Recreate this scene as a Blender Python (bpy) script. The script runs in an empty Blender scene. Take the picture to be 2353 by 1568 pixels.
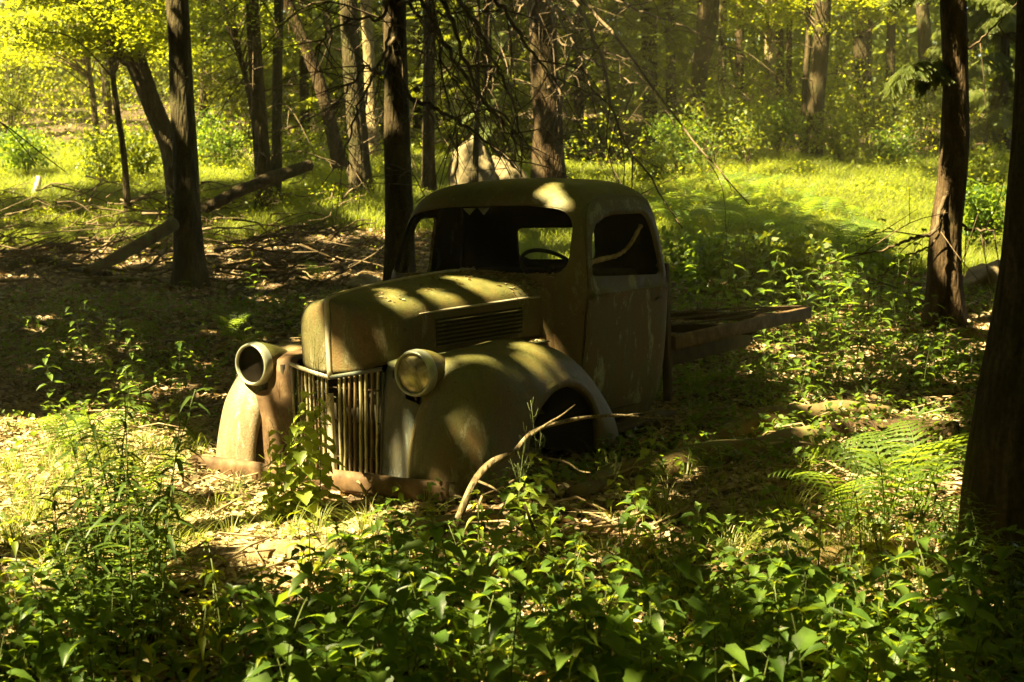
import bpy, math, random
import numpy as np
from mathutils import Vector, Matrix, Euler, noise as mnoise
random.seed(7); rng = np.random.default_rng(11)
S = bpy.context.scene
COL = S.collection
# ------------------------------------------------------------------ camera, light, exposure
CAM = np.array([0.0, 0.0, 1.7]); PITCH = math.radians(7.22)
cam_data = bpy.data.cameras.new('camera'); cam_data.lens = 50; cam_data.sensor_width = 36
cam_data.clip_end = 600; cam_data.clip_start = 0.05
cam = bpy.data.objects.new('camera', cam_data); COL.objects.link(cam)
cam.location = CAM; cam.rotation_euler = (math.pi/2 - PITCH, 0, 0); S.camera = cam
cam_data.dof.use_dof = True; cam_data.dof.focus_distance = 8.0; cam_data.dof.aperture_fstop = 5.0
SUN = np.array([-0.50, -0.30, 0.81]); SUN /= np.linalg.norm(SUN)
world = bpy.data.worlds.new('World'); S.world = world; world.use_nodes = True
nt = world.node_tree; nt.nodes.clear()
wo = nt.nodes.new('ShaderNodeOutputWorld'); bg = nt.nodes.new('ShaderNodeBackground'); sk = nt.nodes.new('ShaderNodeTexSky')
sk.sky_type = 'NISHITA'; sk.sun_disc = False
sk.sun_elevation = math.asin(SUN[2]); sk.sun_rotation = math.atan2(SUN[0], SUN[1])
bg.inputs['Strength'].default_value = 0.05
nt.links.new(sk.outputs[0], bg.inputs[0]); nt.links.new(bg.outputs[0], wo.inputs[0])
sl = bpy.data.lights.new('sun', 'SUN'); sl.energy = 5.0; sl.angle = math.radians(0.6); sl.color = (1.0, 0.85, 0.43)
so = bpy.data.objects.new('sun', sl); COL.objects.link(so)
so.rotation_euler = Vector(SUN).to_track_quat('Z', 'Y').to_euler()
S.view_settings.view_transform = 'Standard'; S.view_settings.look = 'None'
S.view_settings.exposure = 3.3; S.view_settings.gamma = 1.0
S.render.engine = 'CYCLES'
cy = S.cycles
cy.use_denoising = True; cy.max_bounces = 6; cy.diffuse_bounces = 3; cy.glossy_bounces = 2
cy.transmission_bounces = 3; cy.transparent_max_bounces = 4; cy.caustics_reflective = False; cy.caustics_refractive = False
cy.sample_clamp_indirect = 3.0

# ------------------------------------------------------------------ geometry of the view
K = 2353/36*50            # focal length in the pixels positions were measured in
def ray(u, v):
    c, s = math.cos(PITCH), math.sin(PITCH)
    a = (u-1176.5)/K; b = (v-784)/K
    return np.array([a, c - b*s, -s - b*c])
def W(u, v, d):
    r = ray(u, v); return CAM + r*(d/r[1])
def vnoise(x, y, seed=0):
    x = np.asarray(x, float); y = np.asarray(y, float)
    def h(i, j):
        n = np.sin(i*127.1 + j*311.7 + seed*74.7)*43758.5453
        return n - np.floor(n)
    i = np.floor(x); j = np.floor(y); fx = x-i; fy = y-j
    fx = fx*fx*(3-2*fx); fy = fy*fy*(3-2*fy)
    return (h(i, j)*(1-fx)+h(i+1, j)*fx)*(1-fy) + (h(i, j+1)*(1-fx)+h(i+1, j+1)*fx)*fy
def gz(x, y):
    x = np.asarray(x, float); y = np.asarray(y, float)
    t = (y-18.0)
    ramp = 0.115*(t + np.sqrt(t*t+16))/2 - 0.115*(4.0/ (2*np.maximum(1, 1)))*0
    ramp = ramp - 0.115*(-18+math.sqrt(18*18+16))/2
    ramp = np.minimum(ramp, 7.5)
    amp = 0.05 + 0.02*np.clip(y-12, 0, 20)
    return -0.08 + ramp + (vnoise(x*0.35, y*0.35, 1)-.5)*2.2*amp*.6 + (vnoise(x*1.3, y*1.3, 2)-.5)*.09 + (vnoise(x*4, y*4, 3)-.5)*.03
_T = np.concatenate([np.arange(2, 20, .02), np.arange(20, 95, .06)])
def G(u, v):
    r = ray(u, v); P = CAM+r*_T[:, None]; b = P[:, 2] <= gz(P[:, 0], P[:, 1])
    return P[int(np.argmax(b))] if b.any() else P[-1]
# ------------------------------------------------------------------ mesh helpers
def link(o, parent=None):
    COL.objects.link(o)
    if parent is not None: o.parent = parent
    return o
def mk(name, v, f, mat, parent=None, smooth=True):
    me = bpy.data.meshes.new(name)
    v = np.asarray(v, dtype=np.float32).reshape(-1, 3)
    if isinstance(f, np.ndarray):
        n, k = f.shape
        me.vertices.add(len(v)); me.vertices.foreach_set('co', v.ravel())
        me.loops.add(n*k); me.loops.foreach_set('vertex_index', f.astype(np.int32).ravel())
        me.polygons.add(n); me.polygons.foreach_set('loop_start', np.arange(0, n*k, k, dtype=np.int32))
        me.update(calc_edges=True)
    else:
        me.from_pydata([tuple(map(float, p)) for p in v], [], f)
    if smooth: me.polygons.foreach_set('use_smooth', np.ones(len(me.polygons), dtype=bool))
    me.materials.append(mat); me.update()
    return link(bpy.data.objects.new(name, me), parent)
def tag(o, label=None, cat=None, group=None, kind=None):
    if label: o['label'] = label
    if cat: o['category'] = cat
    if group: o['group'] = group
    if kind: o['kind'] = kind
    return o
def empty(name, loc=(0, 0, 0), rot=(0, 0, 0)):
    o = bpy.data.objects.new(name, None); o.location = tuple(map(float, loc)); o.rotation_euler = rot; o.empty_display_size = .1
    return link(o)
class MB:
    def __init__(s): s.v = []; s.f = []; s.n = 0
    def add(s, v, f):
        v = [tuple(p) for p in v]; s.f += [tuple(i+s.n for i in q) for q in f]; s.v += v; s.n += len(v)
    def build(s, name, mat, parent=None, smooth=True): return mk(name, s.v, s.f, mat, parent, smooth)
def grid(P, closeu=False, closev=False):
    P = np.asarray(P); a, b = P.shape[:2]; f = []
    for i in range(a if closeu else a-1):
        for j in range(b if closev else b-1):
            f.append((i*b+j, i*b+(j+1) % b, ((i+1) % a)*b+(j+1) % b, ((i+1) % a)*b+j))
    return P.reshape(-1, 3), f
def catmull(pts, n):
    P = np.asarray(pts, float); m = len(P)
    Q = np.vstack([2*P[0]-P[1], P, 2*P[-1]-P[-2]]); out = []
    for t in np.linspace(0, m-1-1e-9, n):
        i = int(t); a = t-i; p0, p1, p2, p3 = Q[i:i+4]
        out.append(.5*((2*p1)+(-p0+p2)*a+(2*p0-5*p1+4*p2-p3)*a*a+(-p0+3*p1-3*p2+p3)*a**3))
    return np.array(out)
def tube(path, rad, n=8, wob=0.0, seed=0, lobes=None, cap=True, wscale=3.0):
    P = np.asarray(path, float); m = len(P); rad = np.broadcast_to(np.asarray(rad, float), (m,))
    T = np.gradient(P, axis=0); T /= np.linalg.norm(T, axis=1)[:, None]+1e-9
    up = np.array([0, 0, 1.0]) if abs(T[0][2]) < .9 else np.array([1.0, 0, 0])
    N = np.cross(T[0], up); N /= np.linalg.norm(N); V = []
    for i in range(m):
        N = N - T[i]*np.dot(N, T[i]); N /= np.linalg.norm(N); B = np.cross(T[i], N)
        for k in range(n):
            a = 2*math.pi*k/n; r = rad[i]
            d = N*math.cos(a)+B*math.sin(a)
            if wob:
                q = P[i]*wscale + d*rad[i]*wscale*1.5
                r *= 1 + wob*mnoise.noise(Vector((q[0]+seed*7.3, q[1], q[2]*.6)))
            if lobes is not None: r *= 1+lobes[i]*(.5+.5*math.sin(a*5+seed))**1.5
            V.append(P[i]+d*r)
    F = [(i*n+k, i*n+(k+1) % n, (i+1)*n+(k+1) % n, (i+1)*n+k) for i in range(m-1) for k in range(n)]
    if cap:
        V.append(P[0]); V.append(P[-1]); a0 = m*n
        F += [(a0, (k+1) % n, k) for k in range(n)] + [(a0+1, (m-1)*n+k, (m-1)*n+(k+1) % n) for k in range(n)]
    return V, F
def boxm(c, s, R=None):
    c = np.array(c, float); h = np.array(s, float)/2
    v = np.array([[x, y, z] for x in (-1, 1) for y in (-1, 1) for z in (-1, 1)])*h
    if R is not None: v = v@np.asarray(R).T
    return v+c, [(0, 1, 3, 2), (4, 6, 7, 5), (0, 4, 5, 1), (2, 3, 7, 6), (0, 2, 6, 4), (1, 5, 7, 3)]
def bevel(o, w=.006, seg=2):
    m = o.modifiers.new('bevel', 'BEVEL'); m.width = w; m.segments = seg; m.limit_method = 'ANGLE'
    return o
def apply_mods(o):
    dg = bpy.context.evaluated_depsgraph_get(); dg.update()
    me = bpy.data.meshes.new_from_object(o.evaluated_get(dg)); o.modifiers.clear(); o.data = me
# random rotations
def rotmats(n, tilt=0.6, face_up=True):
    yaw = rng.uniform(0, 2*np.pi, n)
    tx = rng.normal(0, tilt, n); ty = rng.normal(0, tilt, n)
    cy_, sy_ = np.cos(yaw), np.sin(yaw); cx, sx = np.cos(tx), np.sin(tx); cz, sz = np.cos(ty), np.sin(ty)
    Z = np.zeros((n, 3, 3)); Z[:, 0, 0] = cy_; Z[:, 0, 1] = -sy_; Z[:, 1, 0] = sy_; Z[:, 1, 1] = cy_; Z[:, 2, 2] = 1
    X = np.zeros((n, 3, 3)); X[:, 0, 0] = 1; X[:, 1, 1] = cx; X[:, 1, 2] = -sx; X[:, 2, 1] = sx; X[:, 2, 2] = cx
    Y = np.zeros((n, 3, 3)); Y[:, 1, 1] = 1; Y[:, 0, 0] = cz; Y[:, 0, 2] = sz; Y[:, 2, 0] = -sz; Y[:, 2, 2] = cz
    return Z@X@Y
def scatter(tv, tf, pos, R, sc):
    tv = np.asarray(tv, float); tf = np.asarray(tf, int); n = len(pos)
    V = np.einsum('nij,kj->nki', R, tv)*np.asarray(sc).reshape(n, 1, 1) + np.asarray(pos)[:, None, :]
    F = tf[None] + (np.arange(n)*len(tv))[:, None, None]
    return V.reshape(-1, 3), F.reshape(-1, tf.shape[1])
LEAFQ = (np.array([[0, -.5, 0], [.3, -.08, .1], [0, .55, -.04], [-.3, -.08, .1]]), np.array([[0, 1, 2, 3]]))
LEAF6 = (np.array([[0, -.5, 0], [.27, -.25, .07], [.27, .1, .07], [0, .55, -.1], [-.27, .1, .07], [-.27, -.25, .07], [0, -.1, 0]]),
         np.array([[0, 1, 2, 6], [6, 2, 3, 3], [0, 6, 4, 5], [6, 3, 3, 4]]))
LEAFT = (LEAF6[0], np.array([[0, 1, 6], [1, 2, 6], [2, 3, 6], [3, 4, 6], [4, 5, 6], [5, 0, 6]]))

# ------------------------------------------------------------------ materials
def newmat(name):
    m = bpy.data.materials.new(name); m.use_nodes = True; n = m.node_tree; n.nodes.clear()
    return m, n, (lambda t: n.nodes.new(t)), n.links.new
def ramp(N, L, fac, stops):
    r = N('ShaderNodeValToRGB'); e = r.color_ramp.elements
    while len(e) < len(stops): e.new(.5)
    for k, (p, c) in enumerate(stops): e[k].position = p; e[k].color = (*c, 1)
    L(fac, r.inputs[0]); return r.outputs[0]
def noisetex(N, L, co, scale, detail=4, rough=.6, dist=0.0):
    t = N('ShaderNodeTexNoise'); t.inputs['Scale'].default_value = scale; t.inputs['Detail'].default_value = detail
    t.inputs['Roughness'].default_value = rough; t.inputs['Distortion'].default_value = dist; L(co, t.inputs['Vector']); return t.outputs['Fac']
def coords(N, L, scale=(1, 1, 1), kind='Object'):
    tc = N('ShaderNodeTexCoord'); mp = N('ShaderNodeMapping'); mp.inputs['Scale'].default_value = scale
    L(tc.outputs[kind], mp.inputs[0]); return mp.outputs[0]
def mixc(N, L, f, a, b, mode='MIX'):
    m = N('ShaderNodeMix'); m.data_type = 'RGBA'; m.blend_type = mode
    for s, x in ((0, f), (6, a), (7, b)):
        if isinstance(x, (int, float)): m.inputs[s].default_value = x
        elif isinstance(x, tuple): m.inputs[s].default_value = (*x, 1)
        else: L(x, m.inputs[s])
    return m.outputs[2]
def leafmat(name, cols, tcol, trans=.45, rough=.45, nscale=30):
    m, n, N, L = newmat(name); out = N('ShaderNodeOutputMaterial')
    g = N('ShaderNodeNewGeometry')
    c = ramp(N, L, g.outputs['Random Per Island'], [(i/(len(cols)-1), k) for i, k in enumerate(cols)])
    nf = noisetex(N, L, coords(N, L), nscale, 3)
    c2 = mixc(N, L, .5, c, ramp(N, L, nf, [(.3, (.55, .55, .5)), (.7, (1.25, 1.2, 1.1))]), 'MULTIPLY')
    p = N('ShaderNodeBsdfPrincipled'); p.inputs['Roughness'].default_value = rough; L(c2, p.inputs['Base Color'])
    p.inputs['Specular IOR Level'].default_value = .35
    t = N('ShaderNodeBsdfTranslucent'); L(mixc(N, L, .75, c2, tcol), t.inputs[0])
    mx = N('ShaderNodeMixShader'); mx.inputs[0].default_value = trans
    L(p.outputs[0], mx.inputs[1]); L(t.outputs[0], mx.inputs[2]); L(mx.outputs[0], out.inputs[0])
    b = N('ShaderNodeBump'); b.inputs['Strength'].default_value = .25; b.inputs['Distance'].default_value = .004
    L(nf, b.inputs['Height']); L(b.outputs[0], p.inputs['Normal'])
    return m
def plain(name, stops, scale=8, rough=.8, bump=.3, bdist=.01, detail=6, mscale=(1, 1, 1), metal=0, dist=0.0, spec=.3, coord='Object'):
    m, n, N, L = newmat(name); out = N('ShaderNodeOutputMaterial')
    co = coords(N, L, mscale, coord); f = noisetex(N, L, co, scale, detail, .65, dist)
    c = ramp(N, L, f, stops); p = N('ShaderNodeBsdfPrincipled'); p.inputs['Roughness'].default_value = rough
    p.inputs['Metallic'].default_value = metal; p.inputs['Specular IOR Level'].default_value = spec
    L(c, p.inputs['Base Color']); L(p.outputs[0], out.inputs[0])
    b = N('ShaderNodeBump'); b.inputs['Strength'].default_value = bump; b.inputs['Distance'].default_value = bdist
    L(f, b.inputs['Height']); L(b.outputs[0], p.inputs['Normal']); return m
def barkmat(name, dark, mid, light, moss=.3):
    m, n, N, L = newmat(name); out = N('ShaderNodeOutputMaterial')
    co = coords(N, L, (1, 1, .22)); co2 = coords(N, L)
    v = N('ShaderNodeTexVoronoi'); v.feature = 'DISTANCE_TO_EDGE'; v.inputs['Scale'].default_value = 22
    f1 = noisetex(N, L, co, 9, 8, .7, .6)
    L(co, v.inputs['Vector'])
    f2 = noisetex(N, L, co2, 2.0, 4)
    f3 = noisetex(N, L, co2, 45, 4)
    c = ramp(N, L, f1, [(.3, dark), (.52, mid), (.75, light)])
    c = mixc(N, L, ramp(N, L, f2, [(.5, (0, 0, 0)), (.72, (moss, moss, moss))]), c, (.055, .075, .018))
    p = N('ShaderNodeBsdfPrincipled'); p.inputs['Roughness'].default_value = .9; p.inputs['Specular IOR Level'].default_value = .15
    c = mixc(N, L, .6, c, ramp(N, L, f3, [(.35, (.5, .5, .5)), (.65, (1.3, 1.3, 1.3))]), 'MULTIPLY')
    L(c, p.inputs['Base Color']); L(p.outputs[0], out.inputs[0])
    a = N('ShaderNodeMath'); a.operation = 'MULTIPLY_ADD'; L(v.outputs['Distance'], a.inputs[0]); a.inputs[1].default_value = 1.3; L(f1, a.inputs[2])
    b = N('ShaderNodeBump'); b.inputs['Strength'].default_value = .9; b.inputs['Distance'].default_value = .03
    L(a.outputs[0], b.inputs['Height']); L(b.outputs[0], p.inputs['Normal']); return m
def paintmat(name, base, rust, pale, rustamt=.5, paleamt=.6, mossamt=1.0, rough=.5):
    m, n, N, L = newmat(name); out = N('ShaderNodeOutputMaterial')
    co = coords(N, L); cs = coords(N, L, (1, 1, .35))
    f1 = noisetex(N, L, cs, 4.0, 10, .72, .8); f2 = noisetex(N, L, cs, 7.5, 12, .8, .4); f3 = noisetex(N, L, co, 90, 5); f4 = noisetex(N, L, co, 2.6, 8, .7, .4)
    c = mixc(N, L, ramp(N, L, f1, [(.46, (0, 0, 0)), (.50, (rustamt*.6,)*3), (.60, (rustamt,)*3)]), base, rust)
    c = mixc(N, L, ramp(N, L, f2, [(.545, (0, 0, 0)), (.60, (paleamt,)*3)]), c, pale)
    g = N('ShaderNodeNewGeometry'); sp = N('ShaderNodeSeparateXYZ'); L(g.outputs['Normal'], sp.inputs[0])
    mm = N('ShaderNodeMath'); mm.operation = 'MULTIPLY_ADD'; L(sp.outputs[2], mm.inputs[0]); mm.inputs[1].default_value = .55
    L(f4, mm.inputs[2])
    moss = ramp(N, L, mm.outputs[0], [(.55, (0, 0, 0)), (.95, (mossamt,)*3)])
    c = mixc(N, L, moss, c, (.105, .112, .022))
    c = mixc(N, L, .45, c, ramp(N, L, f3, [(.3, (.6, .6, .6)), (.7, (1.3, 1.3, 1.3))]), 'MULTIPLY')
    sp_ = noisetex(N, L, co, 38, 6, .75); c = mixc(N, L, ramp(N, L, sp_, [(.60, (0, 0, 0)), (.64, (.75,)*3)]), c, (.055, .026, .011))
    c = mixc(N, L, .8, c, ramp(N, L, f1, [(.32, (.55, .52, .48)), (.5, (1, 1, 1)), (.68, (1.3, 1.28, 1.2))]), 'MULTIPLY')
    p = N('ShaderNodeBsdfPrincipled'); L(c, p.inputs['Base Color']); L(p.outputs[0], out.inputs[0])
    L(ramp(N, L, f2, [(.3, (rough-.08,)*3), (.7, (rough+.25,)*3)]), p.inputs['Roughness']); p.inputs['Specular IOR Level'].default_value = .4
    b = N('ShaderNodeBump'); b.inputs['Strength'].default_value = .5; b.inputs['Distance'].default_value = .006
    ad = N('ShaderNodeMath'); ad.operation = 'ADD'; L(f3, ad.inputs[0]); L(f2, ad.inputs[1])
    L(ad.outputs[0], b.inputs['Height']); L(b.outputs[0], p.inputs['Normal']); return m

M = {}
m, n, N, L = newmat('glow_haze'); o_ = N('ShaderNodeOutputMaterial'); pv = N('ShaderNodeVolumePrincipled')
pv.inputs['Color'].default_value = (.97, .90, .48, 1); pv.inputs['Density'].default_value = .0012; pv.inputs['Anisotropy'].default_value = .2  # yellow volume colour, put in for a warm glow
L(pv.outputs[0], o_.inputs['Volume']); M['glow_haze'] = m
M['paint'] = paintmat('weathered_paint', (.098, .083, .030), (.095, .048, .018), (.24, .22, .15), .9, .5, .5)
M['door'] = paintmat('door_paint', (.080, .075, .038), (.075, .040, .018), (.24, .24, .18), .8, .9, .4)
M['blue'] = paintmat('blue_grey_paint', (.030, .042, .042), (.07, .045, .022), (.12, .145, .135), .5, .6, .5)
M['nose'] = paintmat('pale_fender_paint', (.22, .18, .115), (.15, .085, .04), (.42, .40, .34), .8, .7, .2)  # paler tone, used on the far-side fender only
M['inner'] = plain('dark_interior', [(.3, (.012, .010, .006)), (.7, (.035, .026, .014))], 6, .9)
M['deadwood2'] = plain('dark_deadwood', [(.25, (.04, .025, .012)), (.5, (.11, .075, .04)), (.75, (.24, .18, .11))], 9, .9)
M['rust'] = plain('rusty_steel', [(.3, (.04, .021, .009)), (.5, (.09, .050, .022)), (.62, (.14, .085, .042)), (.75, (.24, .19, .12))], 9, .75, .3, .004)
M['iron'] = plain('dark_rusted_iron', [(.3, (.025, .016, .009)), (.7, (.075, .045, .022))], 9, .8)
M['rust2'] = plain('dark_rusty_bar', [(.3, (.08, .05, .025)), (.7, (.20, .14, .065))], 12, .7)
M['bar'] = plain('worn_grille_bar', [(.3, (.24, .20, .10)), (.55, (.46, .41, .24)), (.7, (.26, .15, .07))], 11, .45, .2, .002, metal=.35)
M['chrome'] = plain('dulled_chrome_ring', [(.3, (.24, .24, .18)), (.6, (.40, .41, .33)), (.75, (.25, .17, .08))], 14, .38, .15, .002, metal=.6)
M['strip'] = plain('pale_trim', [(.3, (.30, .25, .16)), (.65, (.48, .43, .33)), (.8, (.22, .14, .07))], 14, .5, .2, .002, metal=.3)
M['lens'] = plain('clouded_lens', [(.35, (.05, .05, .03)), (.5, (.27, .23, .11)), (.62, (.48, .42, .22))], 9, .18, .1, .002, metal=.25, spec=.6, dist=1.0)
M['rubber'] = plain('perished_rubber', [(.3, (.010, .010, .009)), (.7, (.03, .027, .02))], 12, .8)
M['bark'] = barkmat('rough_brown_bark', (.016, .011, .006), (.052, .036, .017), (.12, .088, .048))
M['bark2'] = barkmat('grey_brown_bark', (.020, .015, .008), (.064, .048, .023), (.14, .11, .062), .5)
M['bark3'] = barkmat('scaly_reddish_bark', (.015, .009, .005), (.056, .034, .017), (.13, .088, .048), .25)
M['pale_bark'] = barkmat('pale_bark', (.10, .075, .035), (.24, .18, .09), (.36, .29, .17), .2)
M['twig'] = plain('dead_twig', [(.3, (.035, .022, .012)), (.7, (.13, .09, .05))], 20, .9)
M['deadwood'] = plain('weathered_deadwood', [(.25, (.07, .045, .02)), (.5, (.20, .14, .075)), (.75, (.42, .34, .22))], 10, .85, .5, .012, mscale=(1, 1, 1), dist=.8)
M['mosslog'] = plain('mossy_log', [(.25, (.05, .03, .012)), (.48, (.13, .085, .035)), (.6, (.10, .11, .03)), (.8, (.30, .23, .13))], 7, .9, .6, .02, dist=.8)
M['greywood'] = barkmat('flaking_branch_bark', (.05, .035, .018), (.15, .11, .06), (.34, .28, .18), .3)
M['oldlog'] = barkmat('bare_grey_log', (.10, .065, .03), (.26, .19, .10), (.42, .34, .21), .15)
M['rock'] = plain('pale_rock', [(.25, (.14, .11, .06)), (.55, (.30, .25, .15)), (.75, (.42, .36, .24))], 5, .9, .5, .03)
M['boulder'] = plain('tan_boulder', [(.30, (.045, .035, .018)), (.5, (.115, .088, .045)), (.7, (.19, .155, .09))], 6, .9, .8, .05)
M['darkrock'] = plain('brown_rock', [(.25, (.07, .05, .03)), (.6, (.20, .15, .09))], 6, .9, .5, .03)
M['soil'] = plain('leafy_soil', [(.25, (.018, .012, .006)), (.5, (.055, .035, .018)), (.72, (.13, .085, .045))], 9, .95, .8, .03, detail=10)
YT = (.42, .50, .02)
M['nettle'] = leafmat('broad_leaf', [(.030, .062, .010), (.050, .095, .014), (.085, .130, .018)], (.34, .47, .02), .45, .42, 40)
M['mustard'] = leafmat('bright_leaf', [(.11, .16, .02), (.17, .22, .035), (.22, .26, .05)], (.50, .60, .05), .5, .45, 30)
M['golden'] = leafmat('narrow_leaf', [(.030, .055, .012), (.055, .090, .018)], (.30, .42, .03), .4, .4, 40)
M['fern'] = leafmat('fern_leaf', [(.050, .095, .014), (.090, .140, .022)], (.42, .55, .03), .5, .5, 40)
M['grass'] = leafmat('grass_blade', [(.055, .09, .014), (.12, .14, .03), (.16, .15, .05)], (.45, .52, .04), .45, .5, 8)
M['under'] = leafmat('undergrowth_leaf', [(.055, .095, .008), (.10, .140, .010), (.165, .180, .014)], (.62, .64, .012), .52, .5, 2)
M['canopy'] = leafmat('canopy_leaf', [(.030, .055, .008), (.065, .095, .010), (.10, .12, .014)], (.42, .46, .015), .42, .5, 2)
M['conifer'] = leafmat('conifer_needles', [(.030, .050, .008), (.080, .095, .012)], (.40, .42, .02), .40, .6, 3)
M['litter'] = leafmat('fallen_leaf', [(.09, .05, .022), (.25, .17, .09), (.46, .38, .26), (.18, .105, .045)], (.40, .25, .08), .2, .7, 20)
M['sunpatch_litter'] = leafmat('bright_sunpatch_leaf', [(.22, .14, .06), (.38, .29, .15), (.50, .42, .25), (.30, .30, .08)], (.5, .4, .2), .2, .7, 20)
M['bucket_shade'] = plain('painted_bucket_shade', [(.3, (.003, .0025, .002)), (.7, (.008, .006, .004))], 20, 1.0, spec=0.0)  # near-black stands in for the shade of a deep headlight cavity
M['stem'] = plain('green_stem', [(.3, (.045, .06, .015)), (.7, (.10, .12, .03))], 30, .6)

# ================================================================== THE TRUCK (local axes: x forward, y its left, z up)
truck = empty('pickup_truck', (-1.004, 7.543, -0.128), (math.radians(2.16), math.radians(.147), math.radians(-123.65)))
tag(truck, 'abandoned rusty olive-green vintage truck sunk into the forest floor, one headlight missing its glass', 'truck')
bpy.context.view_layer.update()
TM = truck.matrix_world.copy()

# ---- cab shell
OUT = [(0, 0), (0, .3), (.012, .58), (.045, .78), (.12, .87), (.22, .90), (.5, .95), (.75, .99), (.90, 1.0), (.965, .95), (.995, .80), (1, .55), (1, .28), (1, 0)]
OUTC = catmull(OUT, 61)
LV = [(.20, -1.44, -2.44, .70), (.40, -1.44, -2.47, .755), (.7, -1.43, -2.49, .79), (.95, -1.42, -2.50, .805), (1.0, -1.42, -2.50, .81),
      (1.1, -1.425, -2.50, .802), (1.17, -1.455, -2.495, .79), (1.3, -1.505, -2.485, .768), (1.42, -1.56, -2.475, .742), (1.5, -1.60, -2.46, .718),
      (1.56, -1.635, -2.435, .682), (1.60, -1.672, -2.405, .636), (1.635, -1.72, -2.36, .565), (1.66, -1.785, -2.30, .46), (1.674, -1.85, -2.23, .34), (1.682, -1.92, -2.15, .22), (1.6855, -1.98, -2.08, .10)]
LVZ = np.array([l[0] for l in LV])
LVA = np.array(LV)
def cabrow(z):
    f, r, w = (np.interp(z, LVZ, LVA[:, k]) for k in (1, 2, 3))
    half = np.stack([f + (r-f)*OUTC[:, 0], w*OUTC[:, 1], np.full(len(OUTC), z)], 1)
    return half
def cabside(x, z, off=0.0):
    h = cabrow(z)[8:46]
    y = np.interp(-x, -h[:, 0], h[:, 1]); return y+off
zs = list(np.linspace(.20, 1.5, 34)) + [1.53, 1.555, 1.58, 1.60, 1.618, 1.635, 1.648, 1.66, 1.668, 1.675, 1.680, 1.683, 1.6855]
rows = []
zc = catmull(np.column_stack([LVZ, LVA[:, 1:]]), 400); 
def smooth_row(z):
    f, r, w = (np.interp(z, zc[:, 0], zc[:, k]) for k in (1, 2, 3))
    return np.stack([f + (r-f)*OUTC[:, 0], w*OUTC[:, 1], np.full(len(OUTC), z)], 1)
cabrow = smooth_row
for z in zs:
    h = smooth_row(z); full = np.vstack([h, (h*[1, -1, 1])[-2:0:-1]]); rows.append(full)
P = np.array(rows); b = MB(); b.add(*grid(P, closev=True))
top = len(b.v); ring0 = (len(rows)-1)*P.shape[1]
b.v.append((-2.02, 0, 1.6865)); b.f += [(ring0+k, ring0+(k+1) % P.shape[1], top) for k in range(P.shape[1])]
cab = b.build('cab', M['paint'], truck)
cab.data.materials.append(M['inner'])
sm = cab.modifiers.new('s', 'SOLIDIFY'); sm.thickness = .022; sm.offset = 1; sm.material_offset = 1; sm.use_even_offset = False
def rrect(p, r=.08, n=7):
    """rounded outline through corner points p=[(a,b)...], consistent vertex count"""
    p = np.array(p, float); m = len(p); out = []
    rs = r if isinstance(r, (list, tuple)) else [r]*m
    for i in range(m):
        a, c, d = p[i-1], p[i], p[(i+1) % m]
        u = (a-c)/np.linalg.norm(a-c); w = (d-c)/np.linalg.norm(d-c)
        s, e = c+u*rs[i], c+w*rs[i]
        for t in np.linspace(0, 1, n): out.append((1-t)**2*s+2*t*(1-t)*c+t*t*e)
    return np.array(out)
DOOR_O = rrect([(-1.552, .27), (-1.575, 1.0), (-1.70, 1.545), (-2.385, 1.545), (-2.425, 1.0), (-2.39, .27)], [.03, .2, .13, .12, .25, .05])
WIN_O = rrect([(-1.635, 1.105), (-1.655, 1.22), (-1.755, 1.475), (-2.335, 1.475), (-2.385, 1.20), (-2.372, 1.07)], [.06, .06, .10, .10, .08, .06])
WIN_R = rrect([(-1.655, 1.105), (-1.675, 1.22), (-1.765, 1.475), (-2.02, 1.475), (-2.02, 1.20), (-2.02, 1.10)], [.05, .06, .09, .06, .04, .04])
def cutter(outline, axis, a0, a1):
    n = len(outline); v = []
    for a in (a0, a1):
        for q in outline: v.append((q[0], a, q[1]) if axis == 1 else (a, q[0], q[1]))
    f = [(k, (k+1) % n, n+(k+1) % n, n+k) for k in range(n)] + [tuple(range(n-1, -1, -1)), tuple(range(n, 2*n))]
    o = mk('cut', v, f, M['inner'], truck, smooth=False)
    import bmesh
    bm = bmesh.new(); bm.from_mesh(o.data); bmesh.ops.recalc_face_normals(bm, faces=bm.faces); bm.to_mesh(o.data); bm.free()
    return o
ws = rrect([(-.68, 1.13), (-.625, 1.505), (-.3, 1.548), (.3, 1.548), (.625, 1.505), (.66, 1.13)], [.09, .13, .1, .1, .13, .11])
rw = rrect([(-.36, 1.16), (-.36, 1.375), (.26, 1.375), (.26, 1.16)], .05)
c = DOOR_O.mean(0); dbig = c + (DOOR_O-c)*np.array([1.028, 1.016])
cuts = [cutter(ws, 0, -1.2, -1.85), cutter(rw, 0, -2.3, -2.7), cutter(dbig, 1, .5, 1.1), cutter(dbig, 1, -1.1, -.5)]
for k in cuts:
    m = cab.modifiers.new('b', 'BOOLEAN'); m.operation = 'DIFFERENCE'; m.object = k; m.solver = 'EXACT'
apply_mods(cab)
for k in cuts: bpy.data.objects.remove(k, do_unlink=True)
try: cab.data.set_sharp_from_angle(angle=math.radians(38))
except Exception: pass

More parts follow.
